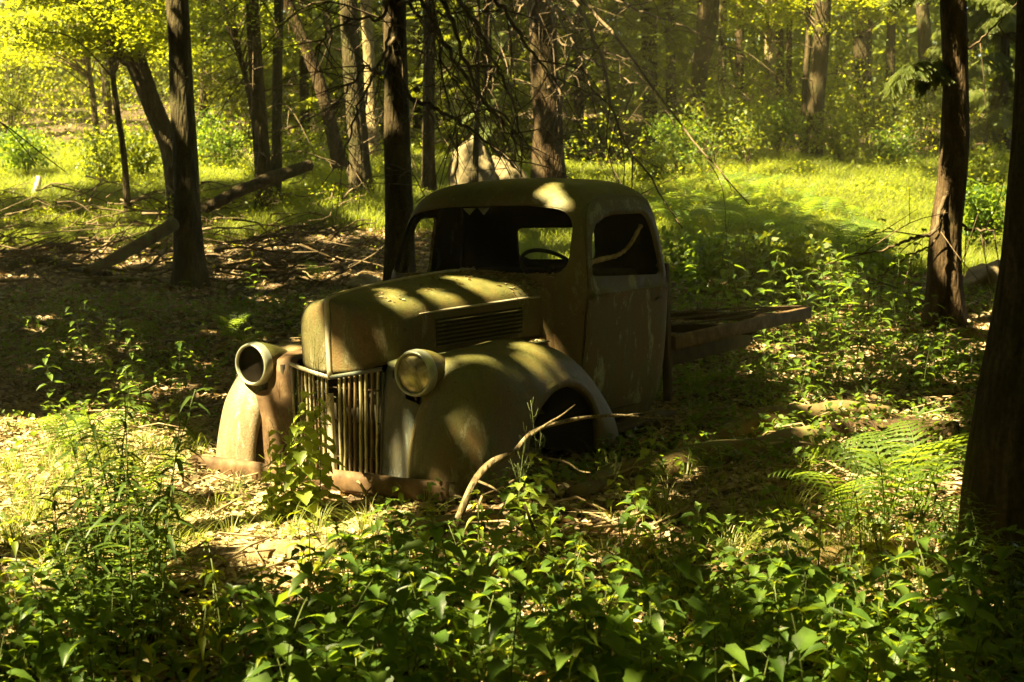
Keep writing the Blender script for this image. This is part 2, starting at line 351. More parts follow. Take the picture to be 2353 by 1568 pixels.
def ring_panel(name, outer, inner, fn, mat, parent, nr=9, thick=.02, fill=False):
    R_ = []
    for t in np.linspace(0, 1, nr):
        R_.append([fn(*(o*(1-t)+i*t), t) for o, i in zip(outer, inner)])
    b = MB(); b.add(*grid(np.array(R_), closev=True))
    o = b.build(name, mat, parent)
    if thick:
        s = o.modifiers.new('s', 'SOLIDIFY'); s.thickness = thick; s.offset = -1
        apply_mods(o)
        try: o.data.set_sharp_from_angle(angle=math.radians(40))
        except Exception: pass
    return o
def resample(c, n=120):
    c = np.vstack([c, c[:1]]); d = np.r_[0, np.cumsum(np.linalg.norm(np.diff(c, axis=0), axis=1))]
    t = np.linspace(0, d[-1], n, endpoint=False); return np.stack([np.interp(t, d, c[:, 0]), np.interp(t, d, c[:, 1])], 1)
def align(a, b):
    # start both outlines at the same bearing from their centres
    for k, q in ((0, a), (1, b)):
        cc = q.mean(0); ang = np.arctan2(q[:, 1]-cc[1], q[:, 0]-cc[0]); i = int(np.argmin(np.abs(ang+2.2)))
        q[:] = np.roll(q, -i, axis=0)
    return a, b
for side in (1, -1):
    win = WIN_O if side > 0 else WIN_R
    oo, ii = align(resample(DOOR_O), resample(win))
    def fn(x, z, t, side=side):
        y = cabside(x, z, .004)
        rim = .012*math.exp(-((1-t)/.10)**2)          # pressed frame round the window
        belt = .012*math.exp(-((z-1.0)/.012)**2) + (.010 if z < 1.0 else 0)
        if z < 1.0: y -= 0.0
        return (x, side*(y-rim+belt*(1 if z < 1.2 else 0)), z)
    d = ring_panel('door', oo, ii, fn, M['door'], truck, nr=26, thick=.02*side)
    b = MB(); pts = [fn(x, .999, 0) for x in np.linspace(-1.585, -2.41, 20)]
    pts = [(p[0], p[1]+side*.004, p[2]) for p in pts]; b.add(*tube(pts, .008, 6)); b.build('belt_moulding', M['paint'], d)
    b = MB(); hx = -2.33; hy = cabside(hx, .93, .03); b.add(*tube([(hx, side*hy, .93), (hx+.1, side*(hy+.02), .925)], [.011, .007], 8)); b.build('door_handle', M['iron'], d)
for side in (1, -1):
    for z in (.92, .45):
        b = MB(); y_ = cabside(-1.555, z, .012); b.add(*tube([(-1.553, side*y_, z-.035), (-1.553, side*y_, z+.035)], .011, 8)); b.add(*boxm((-1.585, side*(y_+.002), z), (.06, .008, .03))); b.build('hinge', M['iron'], truck)
# drip moulding over each door
for side in (1, -1):
    path = [(-1.60, 1.10), (-1.635, 1.25), (-1.685, 1.42), (-1.74, 1.515), (-1.84, 1.562), (-2.0, 1.578), (-2.2, 1.58), (-2.34, 1.562), (-2.42, 1.515), (-2.447, 1.45)]
    pc = catmull(path, 40); b = MB()
    b.add(*tube([(x, side*(cabside(min(x, -1.56), z)+.024), z) for x, z in pc], .0095, 6)); b.build('drip_moulding', M['paint'], truck)
# windshield surround bead and header shadow lip
pc = resample(ws, 100); b = MB()
def wsx(y, z):
    h = smooth_row(z); h = h[:24]; return float(np.interp(abs(y), h[:, 1], h[:, 0]))
cc = pc.mean(0); pp = [(wsx(q[0], q[1])+.018, q[0], q[1]) for q in cc+(pc-cc)*1.02]; pp.append(pp[0]); pp.append(pp[1])
b.add(*tube(pp, .010, 6, cap=False)); b.build('windshield_frame', M['paint'], truck)
b = MB()
for (y, w) in ((-.14, .05), (-.03, .045)):
    b.add([(wsx(y, 1.53)-.01, y-w, 1.535), (wsx(y, 1.53)-.01, y+w, 1.535), (wsx(y, 1.5)-.01, y+.01, 1.49), (wsx(y, 1.53)-.016, y-w, 1.535), (wsx(y, 1.53)-.016, y+w, 1.535), (wsx(y, 1.5)-.016, y+.01, 1.49)], [(0, 1, 2), (5, 4, 3), (0, 3, 4, 1), (1, 4, 5, 2), (2, 5, 3, 0)])
b.build('broken_glass', M['chrome'], truck, smooth=False)
# interior: floor, dashboard, seat back, rear trim, steering wheel
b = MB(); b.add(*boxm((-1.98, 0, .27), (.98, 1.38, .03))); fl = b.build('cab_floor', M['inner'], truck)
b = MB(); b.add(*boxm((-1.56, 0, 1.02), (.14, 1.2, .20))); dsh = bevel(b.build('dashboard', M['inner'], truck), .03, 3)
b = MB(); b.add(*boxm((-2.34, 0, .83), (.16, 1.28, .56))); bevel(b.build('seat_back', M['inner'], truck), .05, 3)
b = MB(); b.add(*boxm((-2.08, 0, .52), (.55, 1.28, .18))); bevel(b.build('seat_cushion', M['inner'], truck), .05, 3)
ax = Vector((.55, 0, -.62)).normalized(); q = ax.to_track_quat('Z', 'Y').to_matrix()
cw = Vector((-1.87, .30, 1.13)); ring = [cw + q@Vector((.20*math.cos(a), .20*math.sin(a), 0)) for a in np.linspace(0, 2*math.pi, 40)]
# rim plane perpendicular to the column
b = MB(); b.add(*tube([tuple(p) for p in ring], .013, 8, cap=False))
sw = b.build('steering_wheel', M['rubber'], truck)
b = MB()
for a in (0.3, 2.4, 4.5): b.add(*tube([tuple(cw), tuple(cw+q@Vector((.2*math.cos(a), .2*math.sin(a), 0)))], .008, 6))
b.add(*tube([tuple(cw-ax*.02), tuple(cw+ax*.5)], .02, 8)); b.build('steering_column', M['rubber'], sw)
# torn strip hanging in the left door window
b = MB(); pc = catmull([(-1.66, .70, 1.185), (-1.85, .69, 1.20), (-2.05, .69, 1.215), (-2.2, .69, 1.27), (-2.33, .70, 1.385)], 24)
b.add(*tube(pc, [.010+.008*abs(math.sin(i*1.7)) for i in range(24)], 6, .4)); b.build('sagging_window_seal', M['deadwood'], truck)

# ---- hood
def Wh(x): return float(np.interp(-x, [.2, .5, .9, 1.28, 1.46], [.310, .352, .415, .475, .56]))
def zbot(x): return float(np.interp(-x, [.08, .16, .5, 1.28, 1.5], [.685, .73, .745, .765, .77]))
ridge = catmull([(-.084, 1.085), (-.17, 1.100), (-.35, 1.123), (-.6, 1.138), (-1.06, 1.158), (-1.25, 1.160), (-1.46, 1.155)], 60)
def ztop(x): return float(np.interp(-x, -ridge[:, 0], ridge[:, 1]))
PROF = catmull([(1.0, 0), (1.005, .2), (1.01, .4), (1.0, .56), (.975, .66), (.93, .735), (.84, .81), (.7, .875), (.5, .93), (.25, .975), (0, 1.0)], 34)
X0 = -.080
xs = list(X0 - np.array([0, .0006, .0025, .006, .011, .018, .028, .04, .055, .075, .10, .13, .165, .2])) + list(np.linspace(-.32, -1.40, 26))
def hoodrow(x, side=None):
    d = min(1.0, max(0.0, (X0-x)/.21)); g = (1-(1-d)**2.6)**(1/2.3)
    w = Wh(min(x, -.2)) * g; zb, zt = zbot(x), ztop(x)
    # front top edge is rounded in side view
    half = []
    for yn, s in PROF:
        z = zb+(zt-zb)*s; half.append((x, yn*w, z))
    half = np.array(half)
    # shallow pressed step under the body line
    return half
rows = []
for x in xs:
    h = hoodrow(x); rows.append(np.vstack([h, (h*[1, -1, 1])[-2::-1]]))
b = MB(); b.add(*grid(np.array(rows))); hood = b.build('hood', M['paint'], truck)
s = hood.modifiers.new('s', 'SOLIDIFY'); s.thickness = .004; s.offset = 0
# centre strip
b = MB()
sp = [(X0+.006, 0, z) for z in np.linspace(.665, 1.06, 12)] + [(X0+.002, 0, 1.082), (X0-.012, 0, 1.094)] + [(x, 0, z+.004) for x, z in ridge[2:]]
sp = np.array(sp); rr = [.016]*14+[.011]*(len(sp)-14); v, f = tube(sp, rr, 8)
b.add(v, f); b.build('centre_strip', M['strip'], hood)
# body line
def hoodside(x, z, off=0.0):
    h = hoodrow(x); i = np.argsort(h[:, 2]); return float(np.interp(z, h[i, 2], h[i, 1]))+off
for side in (1, -1):
    b = MB(); zl = lambda x: .985+(-x-.44)*.02
    pts = [(x, side*hoodside(x, zl(x), .006), zl(x)) for x in np.linspace(-.44, -1.38, 30)]
    b.add(*tube(pts, [.002+.006*min(1, i/6) for i in range(30)], 6)); b.build('body_line', M['strip'], hood)
    # louvres: dark sheet painting shade behind six raised blades
    b = MB(); n = 24; X = np.linspace(-.55, -1.255, n)
    zt_ = lambda x: .945+(-x-.55)*.012; zb_ = lambda x: .785+(-x-.55)*.012
    Pn = [[(x, side*hoodside(x, zb_(x)+(zt_(x)-zb_(x))*t, .006), zb_(x)+(zt_(x)-zb_(x))*t) for x in X] for t in np.linspace(0, 1, 8)]
    b.add(*grid(Pn)); b.build('louvre_shade', M['inner'], hood)
    b = MB()
    for k in range(7):
        t0 = (k+.0)/7; rows = []
        for t, o in ((t0+.010, .007), (t0+.03, .016), (t0+.055, .022), (t0+.068, .008)):
            rows.append([(x, side*hoodside(x, zb_(x)+(zt_(x)-zb_(x))*t, o*min(1, .3+min(i, n-1-i)/2)), zb_(x)+(zt_(x)-zb_(x))*t) for i, x in enumerate(X)])
        b.add(*grid(rows))
    b.build('louvre', M['paint'], hood)
# cowl between hood and cab
rows = []
for i, t in enumerate(np.linspace(0, 1, 9)):
    a = hoodrow(-1.38)*[1, 1.0, 1.0]; r = smooth_row(1.0)
    x1 = -1.45 - .0*t; row = []
    for k, (yn, s_) in enumerate(PROF):
        z0 = a[k, 2]; p0 = np.array([-1.385, a[k, 1]*.998, z0-.003]) 
        z1 = .72 + (1.135-.72)*min(1, s_*1.02); yw = .675*(1 if s_ < .5 else math.cos((s_-.5)/.5*math.pi/2)**.5 if s_ < 1 else 0)
        # land on the cab front
        h = smooth_row(z1); xx = float(np.interp(yw, h[:30, 1], h[:30, 0]))+.004
        p1 = np.array([xx, yw, z1]); q_ = p0*(1-t)+p1*t; q_[2] += .015*math.sin(math.pi*t)*(s_ > .6); q_[1] -= .03*math.sin(math.pi*t)*(s_ < .7)*0
        row.append(q_)
    row = np.array(row); rows.append(np.vstack([row, (row*[1, -1, 1])[-2::-1]]))
b = MB(); b.add(*grid(np.array(rows))); b.build('cowl', M['paint'], truck)
# lower cowl sides (below the hood line)
for side in (1, -1):
    rows = []
    for z in np.linspace(.3, .76, 6): rows.append([(x, side*y, z) for x, y in ((-1.20, .44), (-1.30, .475), (-1.42, .56), (-1.50, .655), (-1.553, .70))])
    b = MB(); b.add(*grid(rows)); b.build('cowl_side', M['paint'], truck)
# debris on the cowl: twigs and needles (lies on the truck: its own thing, see below)
# ---- fenders
CW = np.array([-.97, .15]); RO = .39
EP = catmull([(.030, .04), (.040, .18), (.028, .34), (-.022, .50), (-.120, .64), (-.205, .735), (-.32, .785), (-.5, .785), (-.72, .788), (-.93, .795), (-1.13, .755), (-1.33, .67), (-1.49, .555), (-1.63, .415), (-1.74, .27), (-1.81, .10)], 72)
for side in (1, -1):
    rows = []
    for i, e in enumerate(EP):
        dvec = CW-e; L_ = np.linalg.norm(dvec); u = dvec/L_
        fr = np.clip((e[0]+.55)/.6, 0, 1)        # 1 at the nose
        re = np.clip((-e[0]-1.5)/.4, 0, 1)
        yin = .47 + .075*fr
        yout = .930 + .0*fr**2 - .02*re
        op = CW - u*RO
        maxd = L_-RO-.02
        k = (1+1.25*fr*min(1, max(0, (e[1]-.15)/.45)))
        cr = [(0, .012+.05*fr), (.22, .014*fr), (.42, .004), (.60, .018), (.75, .05), (.87, .105), (.95, .17), (1.0, .26)]
        row = []
        cp = []
        for a, o in cr: cp.append((yin+(yout-yin)*a*(1 if a < 1 else 1), min(o*k, maxd*.9)))
        cp = catmull(cp, 18)
        for y, o in cp:
            q_ = e+u*o; row.append((q_[0], side*y, q_[1]))
        o_last = cp[-1][1]; 
        for t in np.linspace(0, 1, 9)[1:]:
            o = o_last+(L_-RO-o_last)*t; q_ = e+u*o; row.append((q_[0], side*(yout+.006*math.sin(t*math.pi)-.0*t), max(q_[1], .03)))
        q_ = op; row.append((q_[0]-.0, side*(yout-.03), max(q_[1], .03)))       # rolled lip
        rows.append(row)
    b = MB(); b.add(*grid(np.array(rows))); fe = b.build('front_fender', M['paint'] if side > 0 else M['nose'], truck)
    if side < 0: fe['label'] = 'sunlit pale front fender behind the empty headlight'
    s = fe.modifiers.new('s', 'SOLIDIFY'); s.thickness = .006*side; s.offset = 0
    # inner wheel-arch skin, dark
    rows = []
    for a in np.linspace(-.15, math.pi+.15, 22): rows.append([(CW[0]+math.cos(a)*.44, side*y, CW[1]+math.sin(a)*.44) for y in (.36, .60, .88)])
    b = MB(); b.add(*grid(rows)); b.build('inner_arch', M['inner'], truck)
    b = MB(); b.add(*boxm((-.75, side*.40, .38), (1.25, .02, .66))); b.build('inner_apron', M['inner'], truck)
    # running board
    b = MB(); b.add(*boxm((-2.05, side*.72, .16), (.9, .26, .03))); bevel(b.build('running_board', M['iron'], truck), .008)
# ---- radiator surround either side of the grille
for side in (1, -1):
    rows = []
    pr = catmull([(-.105, .07), (-.112, .3), (-.125, .5), (-.14, .64), (-.165, .71), (-.215, .745), (-.4, .755), (-.8, .752), (-1.36, .745)], 40)
    for x, z in pr:
        inner = .305 if x > -.2 else max(.30, Wh(min(x, -.2))-.03)
        inner = .292+.03*(z/.74) if x > -.19 else inner
        outer = .60 if z < .56 else .49 if z < .74 else .60
        row = []
        for t in np.linspace(0, 1, 10):
            bulge = .006*math.sin(math.pi*t); y = inner+(outer-inner)*t
            row.append((x+bulge*(1 if x > -.2 else 0)+.028*t*(1 if x > -.2 else 0), side*y, z+bulge*(0 if x > -.2 else .6)))
        rows.append(row)
    b = MB(); b.add(*grid(rows)); o = b.build('radiator_surround', M['blue'] if side > 0 else M['rust'], truck)
    s = o.modifiers.new('s', 'SOLIDIFY'); s.thickness = .006*side; s.offset = 0
    b = MB(); pts = [(-.104+.002, side*.30, .1), (-.12, side*.318, .5), (-.128, side*.327, .70)]
    b.add(*tube(pts, .007, 6)); b.build('grille_edge', M['strip'] if side < 0 else M['blue'], truck)
# grille
b = MB(); b.add(*boxm((-.20, 0, .39), (.05, .62, .60))); b.build('radiator_core', M['inner'], truck)
gt = lambda y: .672+.17*abs(y)
for side in (1, -1):
    for k in range(1, 9):
        y1 = k*.0345+.010; y0 = y1*.915
        x1 = -.078-.045*(y1/.3)**2-.010; x0 = -.068-.05*(y0/.3)**2
        b = MB(); rows = []
        wob = rng.normal(0, .002, 8)
        for i, t in enumerate(np.linspace(0, 1, 8)):
            x = x0+(x1-x0)*t; y = (y0+(y1-y0)*t)+wob[i]; z = .105+(gt(y1)-.105)*t
            rows.append([(x-.016, side*(y-.005), z), (x-.004, side*(y-.0068), z), (x+.003, side*y, z), (x-.004, side*(y+.0068), z), (x-.016, side*(y+.005), z)])
        b.add(*grid(rows)); b.build('grille_bar', M['bar'] if k in (1, 2, 5, 6, 8) else M['rust2'], truck)
b = MB(); rows = []
for t in np.linspace(0, 1, 8):
    z = .10+.48*t; w = .020*(1-.15*t)
    rows.append([(-.075, -w, z), (-.055, -w*.9, z), (-.048, 0, z), (-.055, w*.9, z), (-.075, w, z)])
b.add(*grid(rows)); cb = b.build('grille_centre_bar', M['strip'], truck)
for side in (1, -1):
    b = MB(); pts = [(X0+.010-.05*(y/.33)**2, side*y, .668+.17*y) for y in np.linspace(0, .33, 10)]
    rows = [[(p[0]+dx, p[1], p[2]+dz) for p in pts] for dx, dz in ((.0, -.016), (.008, -.010), (.010, .002), (.0, .008))]
    b.add(*grid(rows)); b.build('grille_top_trim', M['strip'] if side < 0 else M['blue'], truck)
# grille horizontal ties
b = MB()
for z in (.22, .42, .6): b.add(*tube([(-.125, y, z) for y in np.linspace(-.29, .29, 5)], .006, 5))
b.build('grille_tie', M['iron'], truck)
# ---- headlights
for side in (1, -1):
    hc = np.array([-.062, side*.575, .712]); r0 = .107
    root = M['paint']
    prof = [(.000, .092), (.012, .100), (.006, .111), (-.02, .118), (-.05, .117)]
    def lathe(pr, n=40):
        return grid([[(hc[0]+px_, hc[1]+1.06*pr_*math.cos(a), hc[2]+1.06*pr_*math.sin(a)) for a in np.linspace(0, 2*math.pi, n, endpoint=False)] for px_, pr_ in pr], closev=True)
    b = MB(); b.add(*lathe([(-.045, .116), (-.09, .112), (-.15, .098), (-.22, .075), (-.30, .045), (-.36, .01)])); hb = b.build('headlight', M['paint'], truck)
    b = MB(); b.add(*lathe([(-.012, .097), (.003, .099), (.009, .104), (.003, .111), (-.016, .116), (-.05, .1175)])); b.build('headlight_rim', M['chrome'], hb)
    if side > 0:
        b = MB(); b.add(*lathe([(-.012, .0985), (-.002, .085), (.006, .058), (.010, .02), (.0105, .001)])); b.build('headlight_lens', M['lens'], hb)
    else:
        b = MB(); b.add(*lathe([(-.004, .0985), (-.02, .099), (-.03, .095), (-.045, .08), (-.055, .04), (-.056, .001)])); bo = b.build('headlight_bucket', M['bucket_shade'], hb)
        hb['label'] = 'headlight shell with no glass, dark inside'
    # mounting foot
    b = MB(); b.add(*tube([(hc[0]-.14, hc[1], hc[2]-.06), (hc[0]-.16, hc[1]+side*.01, hc[2]-.14)], [.05, .08], 16)); b.build('headlight_foot', M['paint'], hb)
    b = MB(); b.add(*tube([(hc[0]-.02, hc[1], hc[2]-.113), (hc[0]-.02, hc[1], hc[2]-.14)], [.012, .006], 8)); b.build('rim_screw', M['rust'], hb)
# ---- bumper
b = MB(); rows = []
for y in np.linspace(-.935, .90, 40):
    x = .10-.012*(y/.885)**2; w = .014+.0015*math.sin(y*9)
    rows.append([(x-.045, y, .172+w), (x-.02, y, .181+w), (x+.002, y, .176+w), (x+.014, y, .15+w), (x+.016, y, .12+w), (x+.012, y, .09+w), (x-.002, y, .068+w), (x-.03, y, .066+w)])
b.add(*grid(rows)); bm_ = b.build('bumper', M['rust'], truck); s = bm_.modifiers.new('s', 'SOLIDIFY'); s.thickness = .006
for y in (-.42, .42):
    b = MB(); b.add(*boxm((-.06, y, .11), (.30, .06, .07))); bevel(b.build('bumper_bracket', M['iron'], truck), .01)
# ---- chassis rails and bed frame behind the cab
for y, z in ((.40, .42), (-.40, .42)):
    b = MB(); b.add(*boxm((-3.3, y, z), (2.6, .06, .13))); bevel(b.build('frame_rail', M['iron'], truck), .01)
def beam(name, a, c_, w, h, mat=M['iron']):
    a = Vector(a); c_ = Vector(c_); d = c_-a; q_ = d.to_track_quat('X', 'Z').to_matrix()
    v, f = boxm((0, 0, 0), (d.length, w, h)); b = MB(); b.add([tuple(q_@Vector(p)+(a+c_)/2) for p in v], f)
    return bevel(b.build(name, mat, truck), .008)
beam('bed_side_beam', (-2.62, .76, .600), (-4.98, .76, .590), .05, .095, M['rust'])
beam('bed_side_beam', (-2.62, -.76, .62), (-4.9, -.76, .62), .05, .085)
for x in (-2.66, -4.0, -4.95): beam('bed_cross_beam', (x, -.76, .545), (x, .735, .545), .06, .07)
for k, z in enumerate((.665, .70, .735)):
    b = MB(); b.add(*tube(catmull([(-2.7, .60-k*.08, z+.03), (-3.6, .66, z), (-4.4, .72, .66+.01*k), (-4.95, .745, .64)], 14), .009, 6)); b.build('bed_rod', M['twig'], truck)
beam('bed_stake', (-2.575, .74, .22), (-2.57, .74, 1.13), .05, .05, M['iron'])
beam('bed_stake', (-2.62, -.70, .22), (-2.62, -.70, .95), .05, .07, M['iron'])
# battered metal: shallow dents in every body panel
for o in list(bpy.data.objects):
    if o.parent == truck and o.name.split('.')[0] in ('cab', 'door', 'hood', 'front_fender', 'cowl', 'cowl_side', 'radiator_surround', 'bumper'):
        vs = o.data.vertices; nn = [v.normal.copy() for v in vs]
        for v, n_ in zip(vs, nn):
            d = mnoise.noise(v.co*2.7+Vector((3, 1, 8)))*.007+mnoise.noise(v.co*7.5)*.0022
            dirn = Vector((n_.x, n_.y, n_.z)); c_ = Vector((v.co.x+1.2, v.co.y, v.co.z-.7)); 
            if dirn.dot(c_) < 0: dirn = -dirn
            v.co += dirn*d*(.4 if o.name.startswith(('cab', 'door')) else 1)
bpy.context.view_layer.update()


# ================================================================== GROUND
def axis(lo, hi, n, c, k):
    t = np.linspace(-1, 1, n); s = np.sinh(t*k)/math.sinh(k)
    return np.where(s < 0, c+(c-lo)*s, c+(hi-c)*s)
gx = axis(-140, 140, 330, 0.0, 5.0); gy = axis(-20, 260, 420, 8.0, 4.6)
X, Y = np.meshgrid(gx, gy); Z = gz(X, Y)
n0, n1 = X.shape; idx = np.arange(n0*n1).reshape(n0, n1)
F = np.stack([idx[:-1, :-1], idx[:-1, 1:], idx[1:, 1:], idx[1:, :-1]], -1).reshape(-1, 4)
tag(mk('forest_floor', np.stack([X, Y, Z], -1).reshape(-1, 3), F, M['soil']), kind='structure')

# ================================================================== SUN GAPS CUT INTO THE CANOPY
# shafts: a chosen point to light, and the radius of leaves removed sunwards
SH = []
def shaft(p, r): SH.append((np.array(p, float), r))
def gsh(u, v, r, n=1, du=0, dv=0):
    for k in range(n):
        t = 0 if n == 1 else k/(n-1)-.5
        shaft(G(u+du*t, v+dv*t)+np.array([0, 0, .05]), r)
dg = bpy.context.evaluated_depsgraph_get(); dg.update()
def tsh(u, v, r):
    hit = S.ray_cast(dg, Vector(CAM), Vector(ray(u, v)).normalized(), distance=14)
    if hit[0] and hit[4].parent is not None: shaft(np.array(hit[1]), r)
    return hit[1]
def z1(x, y): return ((450+.5525*x)*.9412, (400+.5525*y)*.9412)
for x, y, r in ((955, 612, .075), (900, 560, .04), (1140, 590, .075), (1330, 545, .10), (1430, 560, .06), (1200, 505, .045),
                (1615, 115, .07), (1650, 170, .06), (1360, 900, .10), (1340, 990, .12), (1260, 1130, .055), (1255, 1200, .04), (1560, 830, .05), (1550, 895, .045), (1510, 800, .04),
                (560, 700, .10), (570, 800, .12), (450, 830, .12), (330, 830, .10), (260, 950, .13), (200, 1050, .13), (180, 1200, .12), (330, 1100, .10),
                (1060, 825, .05), (150, 1330, .12), (330, 1370, .12), (520, 1400, .12), (700, 1410, .08), (560, 1010, .08), (560, 1200, .10), (660, 1250, .06), (720, 950, .045)):
    tsh(*z1(x, y), r*.80)
# ground, left of the truck and in front of it
for u, v, r in ((20, 1000, .42), (60, 1110, .55), (20, 1220, .55), (300, 1140, .2), (330, 1230, .2), (150, 1240, .35), (230, 1180, .25), (110, 1060, .35), (60, 1320, .35), (190, 1320, .25), (-60, 1150, .5), (-50, 1280, .5),
                (500, 1200, .20), (590, 1190, .24), (680, 1195, .24), (760, 1210, .18), (640, 1240, .18), (540, 1130, .18), (640, 1290, .14), (760, 1330, .14), (690, 1350, .12), (600, 1260, .12),
                (1090, 1190, .10), (1150, 1250, .12), (1430, 1215, .11), (1480, 1240, .10), (1400, 1440, .10), (1440, 1470, .08),
                (1750, 1270, .14), (1830, 1240, .10), (2000, 1110, .22), (2080, 1160, .22), (2150, 1120, .20), (2120, 1230, .18), (2190, 1200, .16), (1960, 1180, .16),
                (1890, 970, .12), (2000, 950, .12), (2130, 990, .14), (1650, 1060, .10), (1900, 1040, .10), (2160, 1060, .12), (60, 1430, .16), (150, 1460, .16), (20, 1380, .2),
                (100, 1390, .14), (840, 1400, .08), (960, 1300, .08), (1240, 1560, .08), (1950, 1480, .08), (2060, 1400, .1), (380, 900, .12), (200, 830, .10), (330, 970, .12), (230, 960, .12),
                (1900, 1090, .1), (1560, 1100, .08), (1700, 1420, .07), (1320, 1300, .08), (420, 1500, .07), (1030, 1400, .06), (820, 1250, .1), (2140, 1560, .09)):
    gsh(u, v, r)
# the two clearings and the lit banks further off
def area(poly, n, r):
    P = np.array(poly, float); lo, hi = P.min(0), P.max(0); k = 0
    while k < n:
        q = lo+(hi-lo)*rng.random(2); ins = False; j = len(P)-1
        for i in range(len(P)):
            if (P[i][1] > q[1]) != (P[j][1] > q[1]) and q[0] < (P[j][0]-P[i][0])*(q[1]-P[i][1])/(P[j][1]-P[i][1])+P[i][0]: ins = not ins
            j = i
        if ins:
            k += 1; p = G(*q); shaft(p+np.array([0, 0, .4]), r*rng.uniform(.7, 1.3))
area([(1330, 395), (1500, 400), (1900, 390), (2130, 410), (2330, 490), (2330, 640), (2150, 640), (2020, 610), (1880, 500), (1650, 465), (1450, 455)], 110, .45)
area([(1000, 120), (1500, 60), (1560, 260), (1340, 330), (1050, 320)], 26, .5)
area([(1900, 200), (2300, 200), (2300, 330), (2000, 330)], 12, .4)
area([(-60, 1000), (120, 960), (330, 1060), (440, 1160), (420, 1260), (260, 1340), (-60, 1350)], 30, .22)
area([(440, 1165), (800, 1185), (760, 1260), (460, 1250)], 16, .13)
area([(-60, 240), (250, 190), (480, 250), (560, 330), (520, 400), (400, 440), (-60, 455)], 80, .75)
area([(1620, 40), (1780, 40), (1960, 110), (1900, 150), (1640, 130)], 30, 1.3)
area([(-60, 60), (160, 60), (240, 220), (-60, 240)], 26, 1.4)
for u, v, r in ((1090, 350, .5), (1140, 380, .5), (350, 440, .5), (400, 430, .4), (70, 430, .4), (1800, 730, .25), (1990, 760, .25), (1700, 650, .25), (2200, 620, .4),
                (280, 560, .18), (230, 590, .15), (560, 300, .6), (700, 300, .6), (640, 450, .2), (730, 640, .18), (850, 640, .15), (800, 500, .2), (880, 540, .2), (1850, 650, .25)):
    gsh(u, v, r)
for u_, v_, d_, r_ in ((2100, 190, 14, .35), (2060, 230, 13.7, .3), (2130, 150, 14.3, .3), (2270, 10, 14, .3), (436, 300, 18, .06), (415, 60, 18, .06), (2170, 560, 14.5, .07),
                       (1080, 345, 26.8, .16), (1150, 395, 27, .2), (912, 300, 15.5, .07), (908, 120, 15.5, .08), (825, 300, 26, .2), (855, 200, 31, .4), (720, 150, 29, .3), (1885, 60, 32, .3), (1770, 60, 47, .6)):
    shaft(W(u_, v_, d_), r_)
for x, y, r in ((120, 1320, .2), (250, 1350, .2), (380, 1380, .2), (540, 1400, .2), (660, 1410, .16)): tsh(*z1(x, y), r)
for _ in range(45): gsh(rng.uniform(1760, 2250), rng.uniform(680, 880), rng.uniform(.05, .12))
for _ in range(16): gsh(rng.uniform(1800, 2230), rng.uniform(920, 1030), rng.uniform(.06, .12))
for _ in range(50): gsh(rng.uniform(-40, 2380), rng.uniform(1330, 1760), rng.uniform(.03, .08))
for _ in range(30):
    u_, v_ = rng.uniform(-50, 850), rng.uniform(480, 960)
    if not (370 < u_ < 500 and 680 < v_ < 830): gsh(u_, v_, rng.uniform(.02, .08))
for u_ in (640, 705, 740):
    p = G(u_, 1190)
    for z_ in np.linspace(.05, 1.0 if u_ == 705 else .8, 6): shaft(p+np.array([0, 0, z_]), .13)
for u_, v_, e_ in ((1130, 1065, .2), (1200, 1015, .35), (1255, 980, .5), (1330, 962, .7), (1430, 956, .9)): shaft(W(u_, v_, G(1010, 1290)[1]+e_), .035)
for u_, v_ in ((1990, 1080), (2040, 1110), (2090, 1150), (2140, 1120), (2100, 1080), (2030, 1180), (2150, 1200), (1960, 1150)): shaft(W(u_, v_, 6.3), .14)
for _ in range(90):
    u_, v_ = rng.uniform(-50, 2400), rng.uniform(640, 1560)
    gsh(u_, v_, rng.uniform(.01, .06))
for _ in range(90): gsh(rng.uniform(-50, 2400), rng.uniform(420, 660), rng.uniform(.03, .12))
SHP = np.array([s[0] for s in SH]); SHR = np.array([s[1] for s in SH])
def open_mask(P, size):
    """True where a leaf at P would block one of the shafts"""
    size = np.broadcast_to(np.asarray(size, float), (len(P),)); e1 = np.cross(SUN, [0, 1.0, 0]); e1 /= np.linalg.norm(e1); e2 = np.cross(SUN, e1)
    a = P@e1; b_ = P@e2; c = P@SUN; o = np.argsort(a); a, b_, c = a[o], b_[o], c[o]; sz_ = size[o]
    mg = np.where(sz_ > .2, sz_*.62, sz_*.40); mx = mg.max(); out = np.zeros(len(P), bool)
    for p, r in zip(SHP, SHR):
        pa, pb, pc_ = p@e1, p@e2, p@SUN; i0, i1 = np.searchsorted(a, [pa-r-mx, pa+r+mx]); sl_ = slice(i0, i1)
        out[sl_] |= ((a[sl_]-pa)**2+(b_[sl_]-pb)**2 < (r+mg[sl_])**2) & (c[sl_] > pc_+.3)
    res = np.zeros(len(P), bool); res[o] = out; return res

